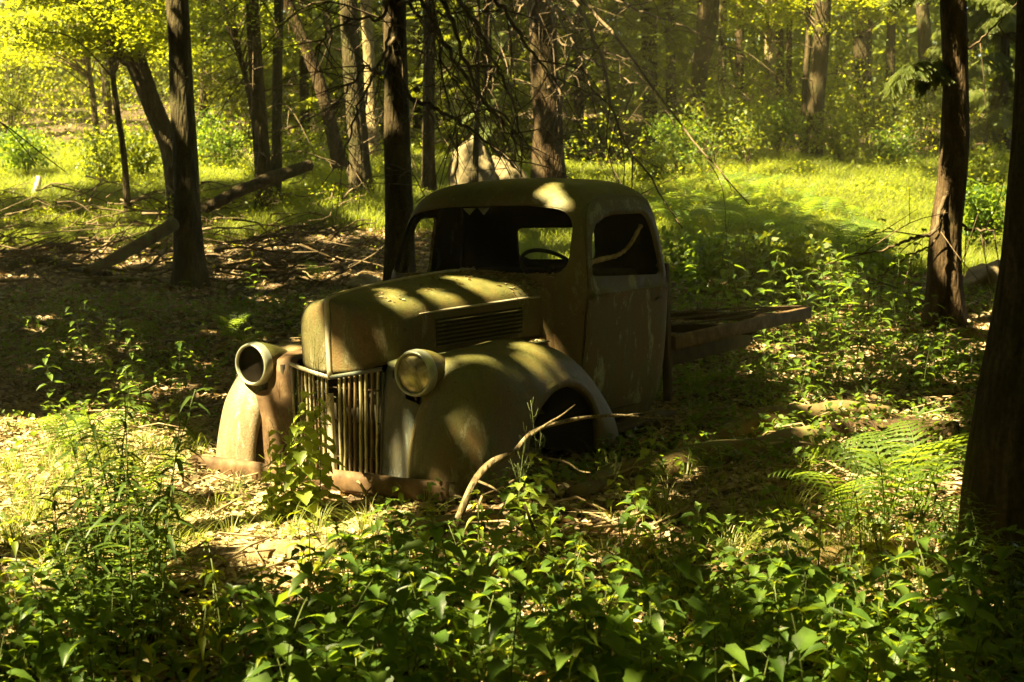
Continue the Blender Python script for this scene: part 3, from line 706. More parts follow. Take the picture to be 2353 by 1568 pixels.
# ================================================================== TREES
TREES = []        # (root, base xy, crown?) for hanging the canopy on
def tree(path, widths, d, mat, label, name='tree', group=None, top=12.0, flare=.35, n=14, wob=.12, cat='tree', dmul=None, big=False):
    """path: positions down the trunk in photo pixels from top to base, at distance d; the trunk grows on upwards"""
    P = []; Rr = []
    for k, (u, v) in enumerate(path):
        dd = d if dmul is None else d*dmul[k]
        P.append(W(u, v, dd)); Rr.append(widths[k]*dd/K/2)
    P = P[::-1]; Rr = Rr[::-1]
    base = P[0].copy(); gzb = float(gz(base[0], base[1]))
    base[2] = gzb-.05
    if P[1][2] < base[2]+.2: P.pop(1); Rr.pop(1)
    P[0] = base
    dv = P[-1]-P[-2]; dv = dv/np.linalg.norm(dv); dv = dv*.75+np.array([0, 0, .25]); 
    h = top-(P[-1][2]-gzb)
    k = 4
    for i in range(1, k+1):
        P.append(P[-1]+dv*max(.6, h/k)); Rr.append(Rr[-1]*.82)
    m = 110 if big else 44
    C = catmull(P, m); Rc = np.interp(np.linspace(0, len(P)-1, m), np.arange(len(P)), Rr)
    hh = C[:, 2]-gzb
    Rc = Rc*(1+flare*np.exp(-np.maximum(hh, 0)/.28))
    lob = .35*flare*2*np.exp(-np.maximum(hh, 0)/.35)
    root = empty(name, base)
    tag(root, label, cat, group)
    C = C-base
    b = MB(); b.add(*tube(C, Rc, n, wob, random.random()*50, lobes=lob, wscale=2.2 if big else 3.0)); b.build('trunk', mat, root)
    TREES.append([root, base, C, Rc])
    return root
B1, B2, B3, PB = M['bark'], M['bark2'], M['bark3'], M['pale_bark']
T = {}
T['main'] = tree([(408, 0), (420, 250), (428, 420), (436, 645)], [52, 54, 58, 68], 18, B2, 'straight grey-brown trunk left of the truck, the widest on that side', n=24, flare=.3, big=True)
T['lean'] = tree([(272, -10), (300, 100), (345, 230), (395, 360), (412, 470)], [44, 46, 46, 44, 48], 24.5, B1, 'dark trunk leaning left, crossing behind the widest left trunk', n=18)
T['thin1'] = tree([(246, 0), (262, 200), (285, 360), (294, 465)], [12, 13, 14, 16], 24, B1, 'slender dark stem standing in the lit gap left of the leaning trunk')
T['thin2'] = tree([(196, 0), (203, 150), (213, 220), (224, 300)], [11, 12, 13, 13], 33, B1, 'thin stem farther left among bright leaves')
T['thin3'] = tree([(232, -10), (240, 120), (246, 230)], [18, 19, 20], 37, B2, 'short-looking trunk glimpsed between two thin stems on the left')
T['pairA'] = tree([(580, 0), (590, 180), (602, 330), (608, 440)], [30, 31, 33, 38], 24, B1, 'dark trunk, left of a close pair right of the widest left trunk', n=18)
T['pairB'] = tree([(640, -10), (637, 200), (636, 330), (630, 430)], [22, 23, 24, 27], 24.5, B2, 'slimmer trunk, right of the close pair', n=16)
T['pairC'] = tree([(505, -20), (560, 160), (585, 300), (596, 410)], [13, 13, 13, 15], 25, B1, 'thin stem leaning into the close pair of trunks')
T['tilt'] = tree([(655, -10), (695, 90), (740, 210), (790, 330)], [24, 26, 30, 34], 29, B3, 'tilted reddish trunk with its lit edge, leaning left behind the bare branches', n=16)
T['mid1'] = tree([(800, 0), (812, 200), (824, 330), (830, 430)], [40, 42, 44, 52], 26, B2, 'grey-green trunk right of the tilted one', n=18)
T['pale'] = tree([(840, -10), (850, 180), (862, 330)], [26, 26, 28], 31, PB, 'pale tan trunk beside the grey-green trunk')
T['spr'] = tree([(906, 0), (910, 200), (914, 400), (920, 600)], [52, 56, 62, 72], 15.5, B1, 'dark brown spruce trunk standing just behind the cab roof on its left', n=24, big=True)
T['mid2'] = tree([(988, 0), (985, 200), (984, 330), (985, 430)], [26, 27, 28, 34], 27, B1, 'dark trunk left of the pale boulder', n=16)
T['boul'] = tree([(1098, 120), (1097, 250), (1094, 330), (1090, 425)], [10, 11, 13, 17], 25, B2, 'very thin stem growing in front of the pale boulder')
T['big'] = tree([(1240, 0), (1252, 150), (1258, 280), (1264, 425)], [58, 62, 66, 86], 25, B3, 'stout flaring trunk right behind the middle of the cab roof', n=28, flare=.55, big=True)
T['r1'] = tree([(1628, 0), (1622, 90), (1608, 160), (1600, 235)], [50, 46, 38, 30], 36, B1, 'dark trunk right of centre with drooping dead limbs', n=16)
T['r2'] = tree([(1480, -10), (1486, 80), (1492, 170)], [24, 24, 24], 40, B1, 'dim trunk deep in the wood above the cab roof')
T['r2b'] = tree([(1536, -10), (1540, 80), (1545, 190)], [22, 22, 24], 39, B3, 'dim reddish trunk just right of the one above the cab roof')
T['r3'] = tree([(1768, 0), (1772, 120)], [22, 24], 47, PB, 'sunlit trunk in the bright gap at upper right')
T['r3b'] = tree([(1815, 0), (1815, 130)], [12, 14], 45, B3, 'narrow reddish trunk at the right side of the bright gap')
T['r3c'] = tree([(1792, 0), (1795, 125)], [17, 20], 49, B3, 'dark trunk in the middle of the bright gap')
T['r4'] = tree([(1892, -10), (1886, 110), (1876, 210), (1868, 300)], [36, 37, 39, 43], 32, B1, 'solid dark trunk, larger of a pair in the shrubs at right', n=18)
T['r4b'] = tree([(1860, -10), (1857, 100), (1850, 200), (1846, 300)], [13, 13, 14, 15], 32.5, B1, 'thin trunk touching the solid one in the shrubs at right')
T['r5'] = tree([(1960, -10), (1975, 60), (1996, 140)], [33, 34, 38], 42, B1, 'thick trunk bending right, deep in the wood at right', n=16)
T['r5b'] = tree([(2000, -10), (1998, 60), (1994, 120)], [13, 13, 14], 45, B3, 'narrow trunk behind the bending one')
T['r6'] = tree([(2050, -10), (2048, 130)], [20, 22], 44, B1, 'dim trunk left of the drooping spruce bough')
T['r7'] = tree([(2118, -10), (2124, 80), (2140, 160)], [28, 30, 34], 38, B2, 'leaning trunk behind the drooping spruce bough')
T['r8'] = tree([(2190, -10), (2196, 200), (2190, 400), (2170, 560), (2176, 705)], [56, 60, 66, 74, 84], 14.5, B3, 'reddish scaly trunk at right, beyond the bare end of the bed frame', n=28, big=True, flare=.35)
T['r9'] = tree([(2400, -20), (2395, 300), (2392, 600), (2375, 900), (2350, 1130), (2350, 1360)], [118, 130, 175, 235, 265, 290], 5.9, B1, 'huge rough dark trunk cut by the right edge of the picture', n=72, big=True, flare=.08, wob=.16)
T['l0'] = tree([(18, -20), (24, 120), (26, 190)], [16, 17, 18], 46, B1, 'dim trunk at the far left edge')
T['l1'] = tree([(42, -20), (44, 120)], [10, 12], 48, B1, 'thin trunk second from the left edge')
T['c1'] = tree([(470, -10), (468, 120), (465, 220)], [16, 17, 18], 38, B1, 'dim trunk between the widest left trunk and the close pair')
T['c2'] = tree([(398, -10), (400, 120), (404, 200)], [14, 14, 15], 36, B1, 'narrow trunk half hidden by the widest left trunk')
T['c3'] = tree([(1080, -10), (1078, 80), (1076, 200)], [14, 14, 16], 42, B1, 'thin far trunk above the pale boulder')
T['c4'] = tree([(1380, -10), (1386, 90), (1392, 200)], [15, 15, 16], 43, B1, 'thin far trunk right of the stout flaring one')
k = 0
for u in (95, 320, 350, 535, 720, 765, 880, 960, 1030, 1140, 1180, 1330, 1440, 1570, 1700, 1735, 1930, 2085, 2240, 2290, 150, 1000, 1660, 500):
    d = rng.uniform(44, 62); w = rng.uniform(8, 20); s_ = rng.normal(0, 12)
    tree([(u+s_, -20), (u+s_*.5, 60), (u, 140+rng.uniform(-20, 30))], [w, w, w*1.1], d, (B1, B2, B3)[k % 3], 'thin dim trunk among many in the depth of the wood', group='distant thin trunks in the depth of the wood', n=8, top=9); k += 1
# unseen trees added outside the frame to carry the shading canopy
for k, (x, y) in enumerate([(-5.5, 4), (-8, 9), (-10, 15), (-13, 21), (-4.5, -1.5), (-9, 1), (-16, 12), (-14, 4), (-19, 20), (-22, 30), (-17, 27), (5.5, 9), (3.6, -3), (8, 14), (10, 19), (-1, -4), (-12, -3), (14, 27), (-26, 38), (18, 38), (0.5, 9.5+3.2)][:20]):
    base = np.array([x, y, float(gz(x, y))-.1]); root = empty('tree', base)
    tag(root, 'unseen tall tree added outside the frame to shade the clearing', 'tree', 'unseen trees added for shade')
    Pp = catmull([(0, 0, 0), (.1, .1, 3), (.0, .2, 7), (.2, .1, 12)], 20); Rr = np.linspace(.22, .08, 20)
    b = MB(); b.add(*tube(Pp, Rr, 12, .1, k)); b.build('trunk', B1, root); TREES.append([root, base, Pp, Rr])

# ---- canopy: leaf sprays added overhead to shade the scene, cut open for chosen sun patches
NC = 240000
cx = rng.uniform(-36, 24, NC); cyy = rng.uniform(-20, 64, NC); hz = rng.uniform(6.4, 12.5, NC)
near = cyy < 40
cz = gz(cx, cyy)+hz
Pc = np.stack([cx, cyy, cz], 1); sz = rng.uniform(.22, .46, NC)
sz = np.where(hz < 9, sz*.8, sz*1.3)
# extra leaf layers added to darken the truck and the ground round it
n2 = 150000; ly = rng.uniform(1.5, 20.5, n2); lx = (rng.random(n2)*2-1)*(2.2+.45*ly); h2 = rng.uniform(6.2, 9.5, n2); lz = gz(lx, ly)
Pc = np.vstack([Pc, np.stack([lx, ly, lz], 1)+SUN*(h2/SUN[2])[:, None]]); sz = np.r_[sz, rng.uniform(.16, .30, n2)]
for n2, (xa, xb, ya, yb), sr in ((22000, (-2.4, 1.8, 6.2, 10.5), (.07, .14)), (60000, (0, 0, 0, 0), (.09, .19))):
    ly = rng.uniform(ya, yb, n2) if n2 == 22000 else rng.uniform(3.5, 15, n2); lx = rng.uniform(xa, xb, n2) if n2 == 22000 else (rng.random(n2)*2-1)*(1.5+.42*ly)
    h2 = rng.uniform(5.6, 7.5, n2)
    Pc = np.vstack([Pc, np.stack([lx, ly, gz(lx, ly)], 1)+SUN*(h2/SUN[2])[:, None]]); sz = np.r_[sz, rng.uniform(sr[0], sr[1], n2)]
cx, cyy, cz = Pc[:, 0], Pc[:, 1], Pc[:, 2]
# where the shadow lands
land = Pc-SUN*((cz-gz(cx, cyy))/SUN[2])[:, None]
inframe = (np.abs(land[:, 0]) < 5+.45*np.clip(land[:, 1], 0, 100)) & (land[:, 1] > 1) & (land[:, 1] < 60)
thin = vnoise(land[:, 0]*.9, land[:, 1]*.9, 21)*.6+vnoise(land[:, 0]*2.6, land[:, 1]*2.6, 22)*.4
far = land[:, 1] > np.where(land[:, 0] < .5, 23.0, 19.0)
keep = ~open_mask(Pc, sz*1.0)
keep &= ~(far & (thin > .74))
keep &= (~far) | (thin < .80)
# nothing hangs into the picture
a_ = (Pc-CAM); el = np.arctan2(a_[:, 2], a_[:, 1])
keep &= ~((cyy > 0) & (cyy < 40) & (el < PITCH*0+math.radians(7.6)))
Pc, sz = Pc[keep], sz[keep]
TB = np.array([t[1][:2] for t in TREES])
own = np.concatenate([np.argmin(((q_[:, None, :2]-TB[None])**2).sum(2), axis=1) for q_ in np.array_split(Pc, 40)])
for i, (root, base, C, Rc) in enumerate(TREES):
    q = np.where(own == i)[0]
    if len(q) < 20: continue
    V, F = scatter(*LEAFQ, Pc[q]-base, rotmats(len(q), .5), sz[q]*1.25)
    cr = mk('crown', V, F, M['canopy'], root, smooth=False)  # gaps in these leaves shaped so sun patches fall at chosen spots
    b = MB(); zt = C[-1][2]
    for j in rng.choice(q, min(9, len(q)), replace=False):
        tgt = Pc[j]-base; a0 = min(max(tgt[2]-1.5, 3.2), zt*.95); ii = int(np.argmin(np.abs(C[:, 2]-a0))); s0 = C[ii]
        if a0 < 4.5 and base[1] < 30: continue
        mid = (s0+tgt)/2+np.array([0, 0, .4]); b.add(*tube(catmull([s0, mid, tgt], 8), np.linspace(Rc[ii]*.35, .015, 8), 6))
    if b.v: b.build('limb', M['bark'], root)

# ================================================================== FOLIAGE IN VIEW
def clusters(centres, radii, per, size, flat=.6, tilt=.6):
    ps = []; 
    for c, r, n in zip(centres, radii, per):
        g_ = rng.normal(0, .5, (n, 3)); g_ /= np.maximum(1, np.linalg.norm(g_, axis=1))[:, None]; g_[:, 2] *= flat
        ps.append(c+g_*r)
    P = np.vstack(ps); return P, rotmats(len(P), tilt), rng.uniform(size[0], size[1], len(P))
# leafy sprays belonging to trees in the picture
def sprays(key, boxes, n, size, mat='under', name='foliage', r=(.35, .8), leafn=110):
    root, base, C, Rc = [t for t in TREES if t[0] is T[key]][0]
    cs = []; b = MB()
    for _ in range(n):
        u0, v0, u1, v1, d0, d1 = boxes[rng.integers(len(boxes))]
        c = W(rng.uniform(u0, u1), rng.uniform(v0, v1), rng.uniform(d0, d1)); cs.append(c)
        c0 = c-base; a0 = max(1.0, c0[2]-.5); ii = int(np.argmin(np.abs(C[:, 2]-a0)))
        b.add(*tube(catmull([C[ii], (C[ii]+c0)/2+np.array([0, 0, .25]), c0], 7), np.linspace(.022, .005, 7), 4))
    P, R, s = clusters(cs, rng.uniform(r[0], r[1], n), [leafn]*n, size, .28, .45)
    V, F = scatter(*LEAFQ, P-base, R, s*.74); mk(name, V, F, M[mat], root, smooth=False)
    b.build('bough', M['twig'], root)
sprays('lean', [(60, -40, 420, 110, 22, 27), (100, 60, 330, 130, 23, 27)], 60, (.07, .13))
sprays('thin1', [(60, -20, 300, 90, 21, 25), (200, 40, 420, 120, 22, 26)], 30, (.07, .12))
sprays('thin2', [(-20, 20, 260, 150, 30, 36)], 46, (.09, .15))
sprays('thin3', [(40, -30, 420, 160, 34, 42)], 50, (.10, .16))
sprays('c1', [(420, -20, 620, 150, 33, 42), (440, 100, 600, 220, 34, 40)], 46, (.10, .16), 'canopy')
sprays('pairC', [(430, -20, 660, 120, 23, 28)], 24, (.07, .12), 'canopy')
sprays('r3', [(1650, -30, 1850, 60, 42, 52)], 40, (.12, .2))
sprays('r5', [(1880, -40, 2120, 50, 36, 46)], 30, (.10, .18))
sprays('r4', [(1760, -40, 1960, 70, 30, 35)], 20, (.08, .13))
# conifer boughs: flat fans of needle sprigs
def sprig_mesh():
    v = []; f = []
    for s_ in np.linspace(0, 1, 9):
        for sd in (-1, 1):
            L_ = .33*(1-.75*s_); a = np.array([sd*.0, s_, 0]); e = a+np.array([sd*L_, L_*.9, -.06]); w = np.array([.0, .055, 0])
            k_ = len(v); v += [a-w, a+w, e+w*.3, e-w*.4]; f.append((k_, k_+1, k_+2, k_+3))
    return np.array(v), np.array(f)
SPR = sprig_mesh()
def bough(root, base, path, n, size, droop=.5):
    C = catmull(path, n); Tn = np.gradient(C, axis=0); P = []; R = []; s = []
    for i in range(2, n):
        t = Tn[i]/np.linalg.norm(Tn[i]); 
        for sd in (-1, 1):
            for q_ in range(6):
                yd = t*.6+np.cross(t, [0, 0, 1])*sd*rng.uniform(.6, 1)+np.array([0, 0, -droop*rng.uniform(.4, 1.2)]); yd /= np.linalg.norm(yd)
                xd = np.cross(yd, [0, 0, 1]); xd /= np.linalg.norm(xd); zd = np.cross(xd, yd)
                P.append(C[i]+rng.normal(0, .03, 3)); R.append(np.stack([xd, yd, zd], 1)); s.append(size*(1.2-.8*i/n)*rng.uniform(.7, 1.2))
    V, F = scatter(*SPR, np.array(P)-base, np.array(R), np.array(s))
    o = mk('bough', V, F, M['conifer'], root, smooth=False)
    b = MB(); b.add(*tube(C-base, np.linspace(.03, .006, n), 5)); b.build('branch', M['twig'], o)
tr = {k_: [t for t in TREES if t[0] is T[k_]][0] for k_ in T}
root, base = tr['r8'][0], tr['r8'][1]
bough(root, base, [W(2165, 165, 14.6), W(2120, 150, 14.2), W(2070, 175, 13.8), W(2045, 215, 13.6)], 32, .17, 1.0)
bough(root, base, [W(2165, 150, 14.6), W(2130, 165, 14.4), W(2110, 205, 14.4)], 24, .17, 1.2)
bough(root, base, [W(2170, -60, 14.6), W(2100, -20, 14.2), W(2040, 5, 13.8)], 28, .17, .8)
bough(root, base, [W(2210, -60, 14.6), W(2270, -10, 14.2), W(2310, 20, 13.9)], 28, .17, .8)
# spruce whose hanging boughs fill the strip between the two right-hand trunks
base = G(2300, 330); base[2] -= .05; spr = empty('spruce', base)
tag(spr, 'young spruce with hanging brown-green boughs between the two large right trunks', 'tree')
b = MB(); b.add(*tube([(0, 0, 0), (0, 0, 4), (0, 0, 9)], [.14, .10, .03], 10)); b.build('trunk', B1, spr)
for k in range(46):
    z = rng.uniform(.4, 6); a = rng.uniform(0, 2*math.pi); L_ = 2.6*(1-z/10)
    p0 = base+np.array([0, 0, z]); p2 = p0+np.array([math.cos(a)*L_, math.sin(a)*L_, -.5]); bough(spr, base, [p0, (p0+p2)/2+np.array([0, 0, .15]), p2], 12, .5, 1.1)
for (u0, v0, d0, lab, hgt) in ((1330, 250, 37, 'spruce with pale boughs behind and above the cab roof', 7), (1120, 240, 36, 'spruce with pale boughs left of the stout flaring trunk', 7), (1500, 200, 40, 'spruce with dim boughs above the right of the cab roof', 7), (700, 260, 38, 'dark spruce between the tilted trunk and the close pair', 7), (960, 240, 40, 'dark spruce behind the brown spruce trunk', 7)):
    base = W(u0, v0, d0); base[2] = float(gz(base[0], base[1]))-.05; spr = empty('spruce', base); tag(spr, lab, 'tree')
    b = MB(); b.add(*tube([(0, 0, 0), (0, 0, 4), (0, 0, hgt)], [.14, .10, .03], 8)); b.build('trunk', B1, spr)
    Ps = []; Rs = []; ss = []
    for k in range(150):
        z = rng.uniform(.5, hgt*.95); a = rng.uniform(0, 2*math.pi); L_ = 2.9*(1-z/(hgt*1.3)); dn = np.array([math.cos(a), math.sin(a), -.22])
        for t in np.linspace(.25, 1, 6):
            yd = dn+rng.normal(0, .45, 3); yd /= np.linalg.norm(yd); xd = np.cross(yd, [0, 0, 1]); xd /= np.linalg.norm(xd)
            Ps.append(np.array([0, 0, z])+dn*L_*t); Rs.append(np.stack([xd, yd, np.cross(xd, yd)], 1)); ss.append(rng.uniform(.4, .8))
    V, F = scatter(*SPR, np.array(Ps), np.array(Rs), np.array(ss)); mk('crown', V, F, M['conifer'], spr, smooth=False)

# ---- dead lower limbs sweeping down over the clearing (Z3 = positions in an enlarged crop)
def z3(pts): return [((830+.357*x)*.9412, .357*y*.9412) for x, y in pts]
def smooth(P, n):
    P = np.array(P, float); d = np.r_[0, np.cumsum(np.linalg.norm(np.diff(P, axis=0), axis=1))]; t = np.linspace(0, d[-1], n)
    Q = np.stack([np.interp(t, d, P[:, k]) for k in range(3)], 1)
    for _ in range(3): Q[1:-1] = Q[1:-1]*.5+(Q[:-2]+Q[2:])*.25
    return Q
def limb(key, pts, d0, d1, r0, seed, from_h=None, nside=10, name='dead_branch'):
    root, base, C, Rc = tr[key]
    P = [W(u, v, d0+(d1-d0)*i/(len(pts)-1)) for i, (u, v) in enumerate(pts)]
    hgt = from_h if from_h else (P[0][2]-base[2])*.9+.8
    ii = int(np.argmin(np.abs(C[:, 2]-hgt))); st = C[ii]+base
    Q = [st]+( [ (st+P[0])/2+np.array([0, 0, .35])] if np.linalg.norm(st-P[0]) > 1 else [])+P
    Q = [q-base for q in Q]; CC = smooth(Q, 40)
    CC[1:-1] += rng.normal(0, .012, (38, 3))
    b = MB(); b.add(*tube(CC, np.linspace(r0*1.35, .006, 40), 6, .2, seed))
    for j in range(nside):
        i = int(rng.integers(10, 38)); p = CC[i]; t = CC[min(i+1, 39)]-CC[i-1]; t /= np.linalg.norm(t)
        dr = t*.8+rng.normal(0, .6, 3)+np.array([0, 0, -.25]); dr /= np.linalg.norm(dr); L_ = rng.uniform(.3, 1.1)
        e = p+dr*L_; m_ = (p+e)/2+rng.normal(0, .05, 3); b.add(*tube(catmull([p, m_, e+np.array([0, 0, -.1*L_])], 7), np.linspace(.007, .003, 7), 4))
        if rng.random() < .6:
            e2 = m_+rng.normal(0, .25, 3); b.add(*tube([m_, e2], [.005, .0025], 3))
    b.build(name, M['twig'], root)
LM = [('spr', [(700, 0), (780, 150), (850, 400), (930, 620), (1050, 760), (1180, 830), (1200, 1100)], 14.5, 12.5, .028),
      ('spr', [(860, 50), (980, 250), (1060, 450), (1150, 620), (1220, 900), (1270, 1090)], 14, 12, .026),
      ('spr', [(1090, 20), (1180, 150), (1280, 300), (1400, 480), (1480, 560)], 14, 12, .026),
      ('big', [(1620, 30), (1700, 180), (1790, 350), (1830, 600), (1880, 850), (2000, 1060), (2150, 1250), (2340, 1560)], 17, 10.5, .030),
      ('big', [(1650, 0), (1800, 140), (1960, 350), (2100, 530), (2250, 740), (2350, 880), (2520, 1100), (2800, 1400)], 18, 14, .032),
      ('big', [(1430, 10), (1520, 170), (1620, 320), (1680, 470), (1730, 700), (1790, 980)], 20, 16, .026),
      ('spr', [(470, 680), (640, 720), (800, 830), (950, 920), (1100, 1060), (1200, 1150)], 15, 13.5, .024),
      ('spr', [(740, 350), (860, 530), (1000, 720), (1120, 850), (1250, 1090)], 14.5, 13, .022),
      ('big', [(1500, 310), (1700, 340), (1900, 380), (2030, 430), (2150, 520)], 23, 20, .026),
      ('big', [(1980, 50), (2200, 130), (2350, 180), (2600, 300), (2800, 420)], 22, 20, .024),
      ('big', [(1240, 50), (1170, 220), (1080, 400), (950, 700), (900, 860)], 22, 19, .022),
      ('big', [(1620, 200), (1530, 560), (1500, 700), (1440, 1000)], 20, 17, .018),
      ('big', [(2040, 590), (1950, 750), (1880, 860), (1830, 1100)], 17, 15, .016),
      ('big', [(1560, 830), (1640, 815), (1760, 825)], 23, 22, .024),
      ('spr', [(520, 120), (640, 100), (900, 110), (1100, 60)], 15, 14, .016),
      ('spr', [(300, 120), (100, 130), (-60, 200), (-200, 420)], 15, 14, .018),
      ('spr', [(300, 520), (180, 440), (0, 680), (-100, 800)], 15, 14, .018),
      ('spr', [(310, 380), (160, 640), (40, 1000), (60, 1200)], 15, 14, .016),
      ('big', [(1290, 330), (1120, 180), (960, 60)], 24, 22, .02),
      ('big', [(1290, 200), (1440, 200), (1560, 110), (1700, 90)], 24, 22, .018),
      ('spr', [(640, 0), (690, 300), (700, 560), (780, 800), (810, 930), (800, 1260)], 14, 12.5, .014),
      ('spr', [(560, 0), (620, 120), (700, 440), (850, 640), (980, 900)], 14, 13, .014),
      ('big', [(2200, 0), (1900, 60), (1700, 200), (1500, 420)], 20, 18, .014),
      ('big', [(1020, 0), (1060, 240), (1160, 500), (1190, 800), (1210, 1000)], 21, 19, .014)]
for i, (k_, p_, a_, b_, r_) in enumerate(LM): limb(k_, z3(p_), a_, b_, r_, i, nside=13)
# more limbs round the darker trunks, fanning at random
for key, n_, spread in (('spr', 12, 2.0), ('big', 20, 3.0), ('mid1', 16, 2.4), ('mid2', 18, 2.4), ('pairA', 14, 2.2), ('r1', 16, 3.0), ('tilt', 10, 2.0), ('r4', 8, 2), ('main', 5, 1.2), ('r9', 0, 1)):
    root, base, C, Rc = tr[key]; b = MB()
    for j in range(n_):
        z = rng.uniform(.9, 5.5); ii = int(np.argmin(np.abs(C[:, 2]-z))); a = rng.uniform(0, 2*math.pi); L_ = rng.uniform(.5, 1)*spread
        dn = np.array([math.cos(a), math.sin(a), 0]); e = C[ii]+dn*L_+np.array([0, 0, -L_*rng.uniform(.1, .7)]); m_ = C[ii]+dn*L_*.5+np.array([0, 0, .06*L_])
        cc = catmull([C[ii], m_, e], 12); b.add(*tube(cc, np.linspace(.013, .004, 12), 5, .2, j))
        for q_ in range(7):
            p = cc[int(rng.integers(3, 12))]; e2 = p+rng.normal(0, .3, 3)+dn*.2; b.add(*tube([p, (p+e2)/2+rng.normal(0, .03, 3), e2], [.007, .005, .003], 3))
    if b.v: tag(b.build('dead_twigs', M['twig'], root), kind='stuff')
# the bare limbs reaching right trunk's left side, and a broken pale one high up
for pts, d0, d1, r_ in (([(2145, 540), (2090, 548), (2040, 575), (1965, 583)], 14.2, 13.6, .022), ([(2150, 560), (2080, 590), (2010, 650), (1990, 660)], 14.2, 13.7, .012),
                        ([(2215, 530), (2260, 528), (2310, 525)], 14.4, 14, .02), ([(2225, 118), (2262, 80), (2310, 40)], 14.4, 14.2, .016)):
    limb('r8', pts, d0, d1, r_, 3, nside=4)
for pts, d0, d1, r_ in (([(-20, 205), (30, 245), (60, 262)], 12, 12, .012), ([(-20, 250), (30, 300), (80, 345), (150, 395)], 12, 11.6, .016), ([(-20, 240), (40, 320), (70, 360), (85, 380)], 12, 11.8, .012)):
    P = [W(u, v, d0) for u, v in pts]; base = P[0]+np.array([-1.2, .3, 0]); 
    k_ = int(np.argmin(((TB-base[:2])**2).sum(1))); root, bs, C, Rc = TREES[k_]; ii = int(np.argmin(np.abs(C[:, 2]-(P[0][2]-bs[2]+.5))))
    b = MB(); b.add(*tube(smooth([C[ii]]+[p-bs for p in P], 30), np.linspace(r_*1.6, .004, 30), 6)); b.build('dead_branch', M['twig'], root)

# ================================================================== UNDERGROWTH (stuff)
def ground_leaves(n, xf, yr, hgt, size, mat, name, dens=None, tilt=.7, tmpl=LEAFQ, hpow=1.0, label=None):
    y = yr[0]+(yr[1]-yr[0])*rng.random(n)**.8; x = xf(y)*(rng.random(n)*2-1)
    if dens is not None:
        k_ = rng.random(n) < dens(x, y); x, y = x[k_], y[k_]
    h = rng.random(len(x))**hpow*hgt(x, y); P = np.stack([x, y, gz(x, y)+h], 1)
    V, F = scatter(*tmpl, P, rotmats(len(P), tilt), rng.uniform(size[0], size[1], len(P)))
    o = mk(name, V, F, M[mat], smooth=False); tag(o, kind='stuff'); 
    if label: tag(o, label)
    return o
def wid(y): return 1.0+.42*y
def wide(y): return 7.0+.52*y
ground_leaves(190000, lambda y: 3+.48*y, (19.0, 31), lambda x, y: (.10+.40*vnoise(x*.9, y*.9, 5)**2*1.6)*np.clip((y-17)/6, .3, 1), (.025, .07), 'under', 'undergrowth',
              lambda x, y: np.where((x < -1.0) & (y < 23), .12, np.where((np.abs(x+.5) < 1.6) & (y < 27), .25, .35+.65*vnoise(x*.6, y*.6, 44))), .7, label='low leafy undergrowth covering the clearings behind the truck')
ground_leaves(330000, wide, (29, 75), lambda x, y: (.4+2.0*vnoise(x*.45, y*.45, 6)**2*1.6)*np.clip((y-26)/8, .4, 1.6), (.05, .13), 'under', 'thicket', lambda x, y: .25+.75*vnoise(x*.5, y*.5, 45), .8, label='leafy thicket rising on the slope behind the trunks')
ground_leaves(170000, wide, (46, 95), lambda x, y: 2+8*vnoise(x*.25, y*.2, 8), (.2, .45), 'canopy', 'far_wood', None, .8, label='far-off wood closing the view behind the trunks')
# leafy shrubs on the slope
def shrub(c, h, w, n, size, mat, label, group=None):
    root = empty('shrub', c); tag(root, label, 'shrub', group); b = MB(); cs = []
    for k in range(9):
        a = rng.uniform(0, 6.28); e = np.array([math.cos(a)*w*rng.uniform(.2, .8), math.sin(a)*w*rng.uniform(.2, .8), h*rng.uniform(.55, 1)])
        b.add(*tube(catmull([(0, 0, 0), (e[0]*.3, e[1]*.3, e[2]*.6), e], 6), np.linspace(.012, .004, 6), 4)); cs.append(e); cs.append(e*.65)
    P, R, s_ = clusters(cs, [w*.45]*len(cs), [n//len(cs)]*len(cs), size, .8, .7)
    V, F = scatter(*LEAFQ, P, R, s_); mk('foliage', V, F, M[mat], root, smooth=False); b.build('stem', M['twig'], root)
for i, (u, v, d, h, w) in enumerate(((1560, 300, 30, 1.3, .8), (1640, 290, 31, 1.7, .9), (1720, 300, 30, 1.5, .9), (1790, 300, 32, 1.3, .8), (1930, 290, 31, 1.2, .8), (2000, 280, 33, 1.6, .9), (2070, 300, 31, 1.1, .7), (2120, 250, 35, 2.2, 1.0), (2240, 420, 24, 1.2, .6), (2270, 500, 20, 1.1, .5),
                                 (1500, 330, 28, .9, .6), (20, 180, 34, 2.3, .9), (60, 330, 28, 1.0, .7), (230, 350, 27, 1.0, .8), (330, 330, 28, 1.1, .7), (1620, 520, 17.5, .7, .6), (1720, 540, 17, .75, .7), (1830, 560, 16.5, .7, .6), (500, 300, 31, 1.2, .9), (690, 330, 29, 1.1, .9))):
    c = W(u, v, d); c[2] = gz(c[0], c[1])-.02
    shrub(c, h, w, 1300, (.05, .12), 'canopy' if i % 3 else 'nettle', ('dark leafy shrub on the slope at right, among those beyond the lit glade' if u > 1400 and d > 26 else 'dim leafy shrub near the scaly right trunk' if u > 2200 else 'low dark shrub right behind the cab at the edge of the lit glade' if u > 1400 else 'leafy shrub among the lit leaves at left'), 'shrubs beyond the glade' if u > 1400 and d > 26 else 'shrubs by the scaly trunk' if u > 2200 else 'low shrubs behind the cab' if u > 1400 else 'shrubs at left')
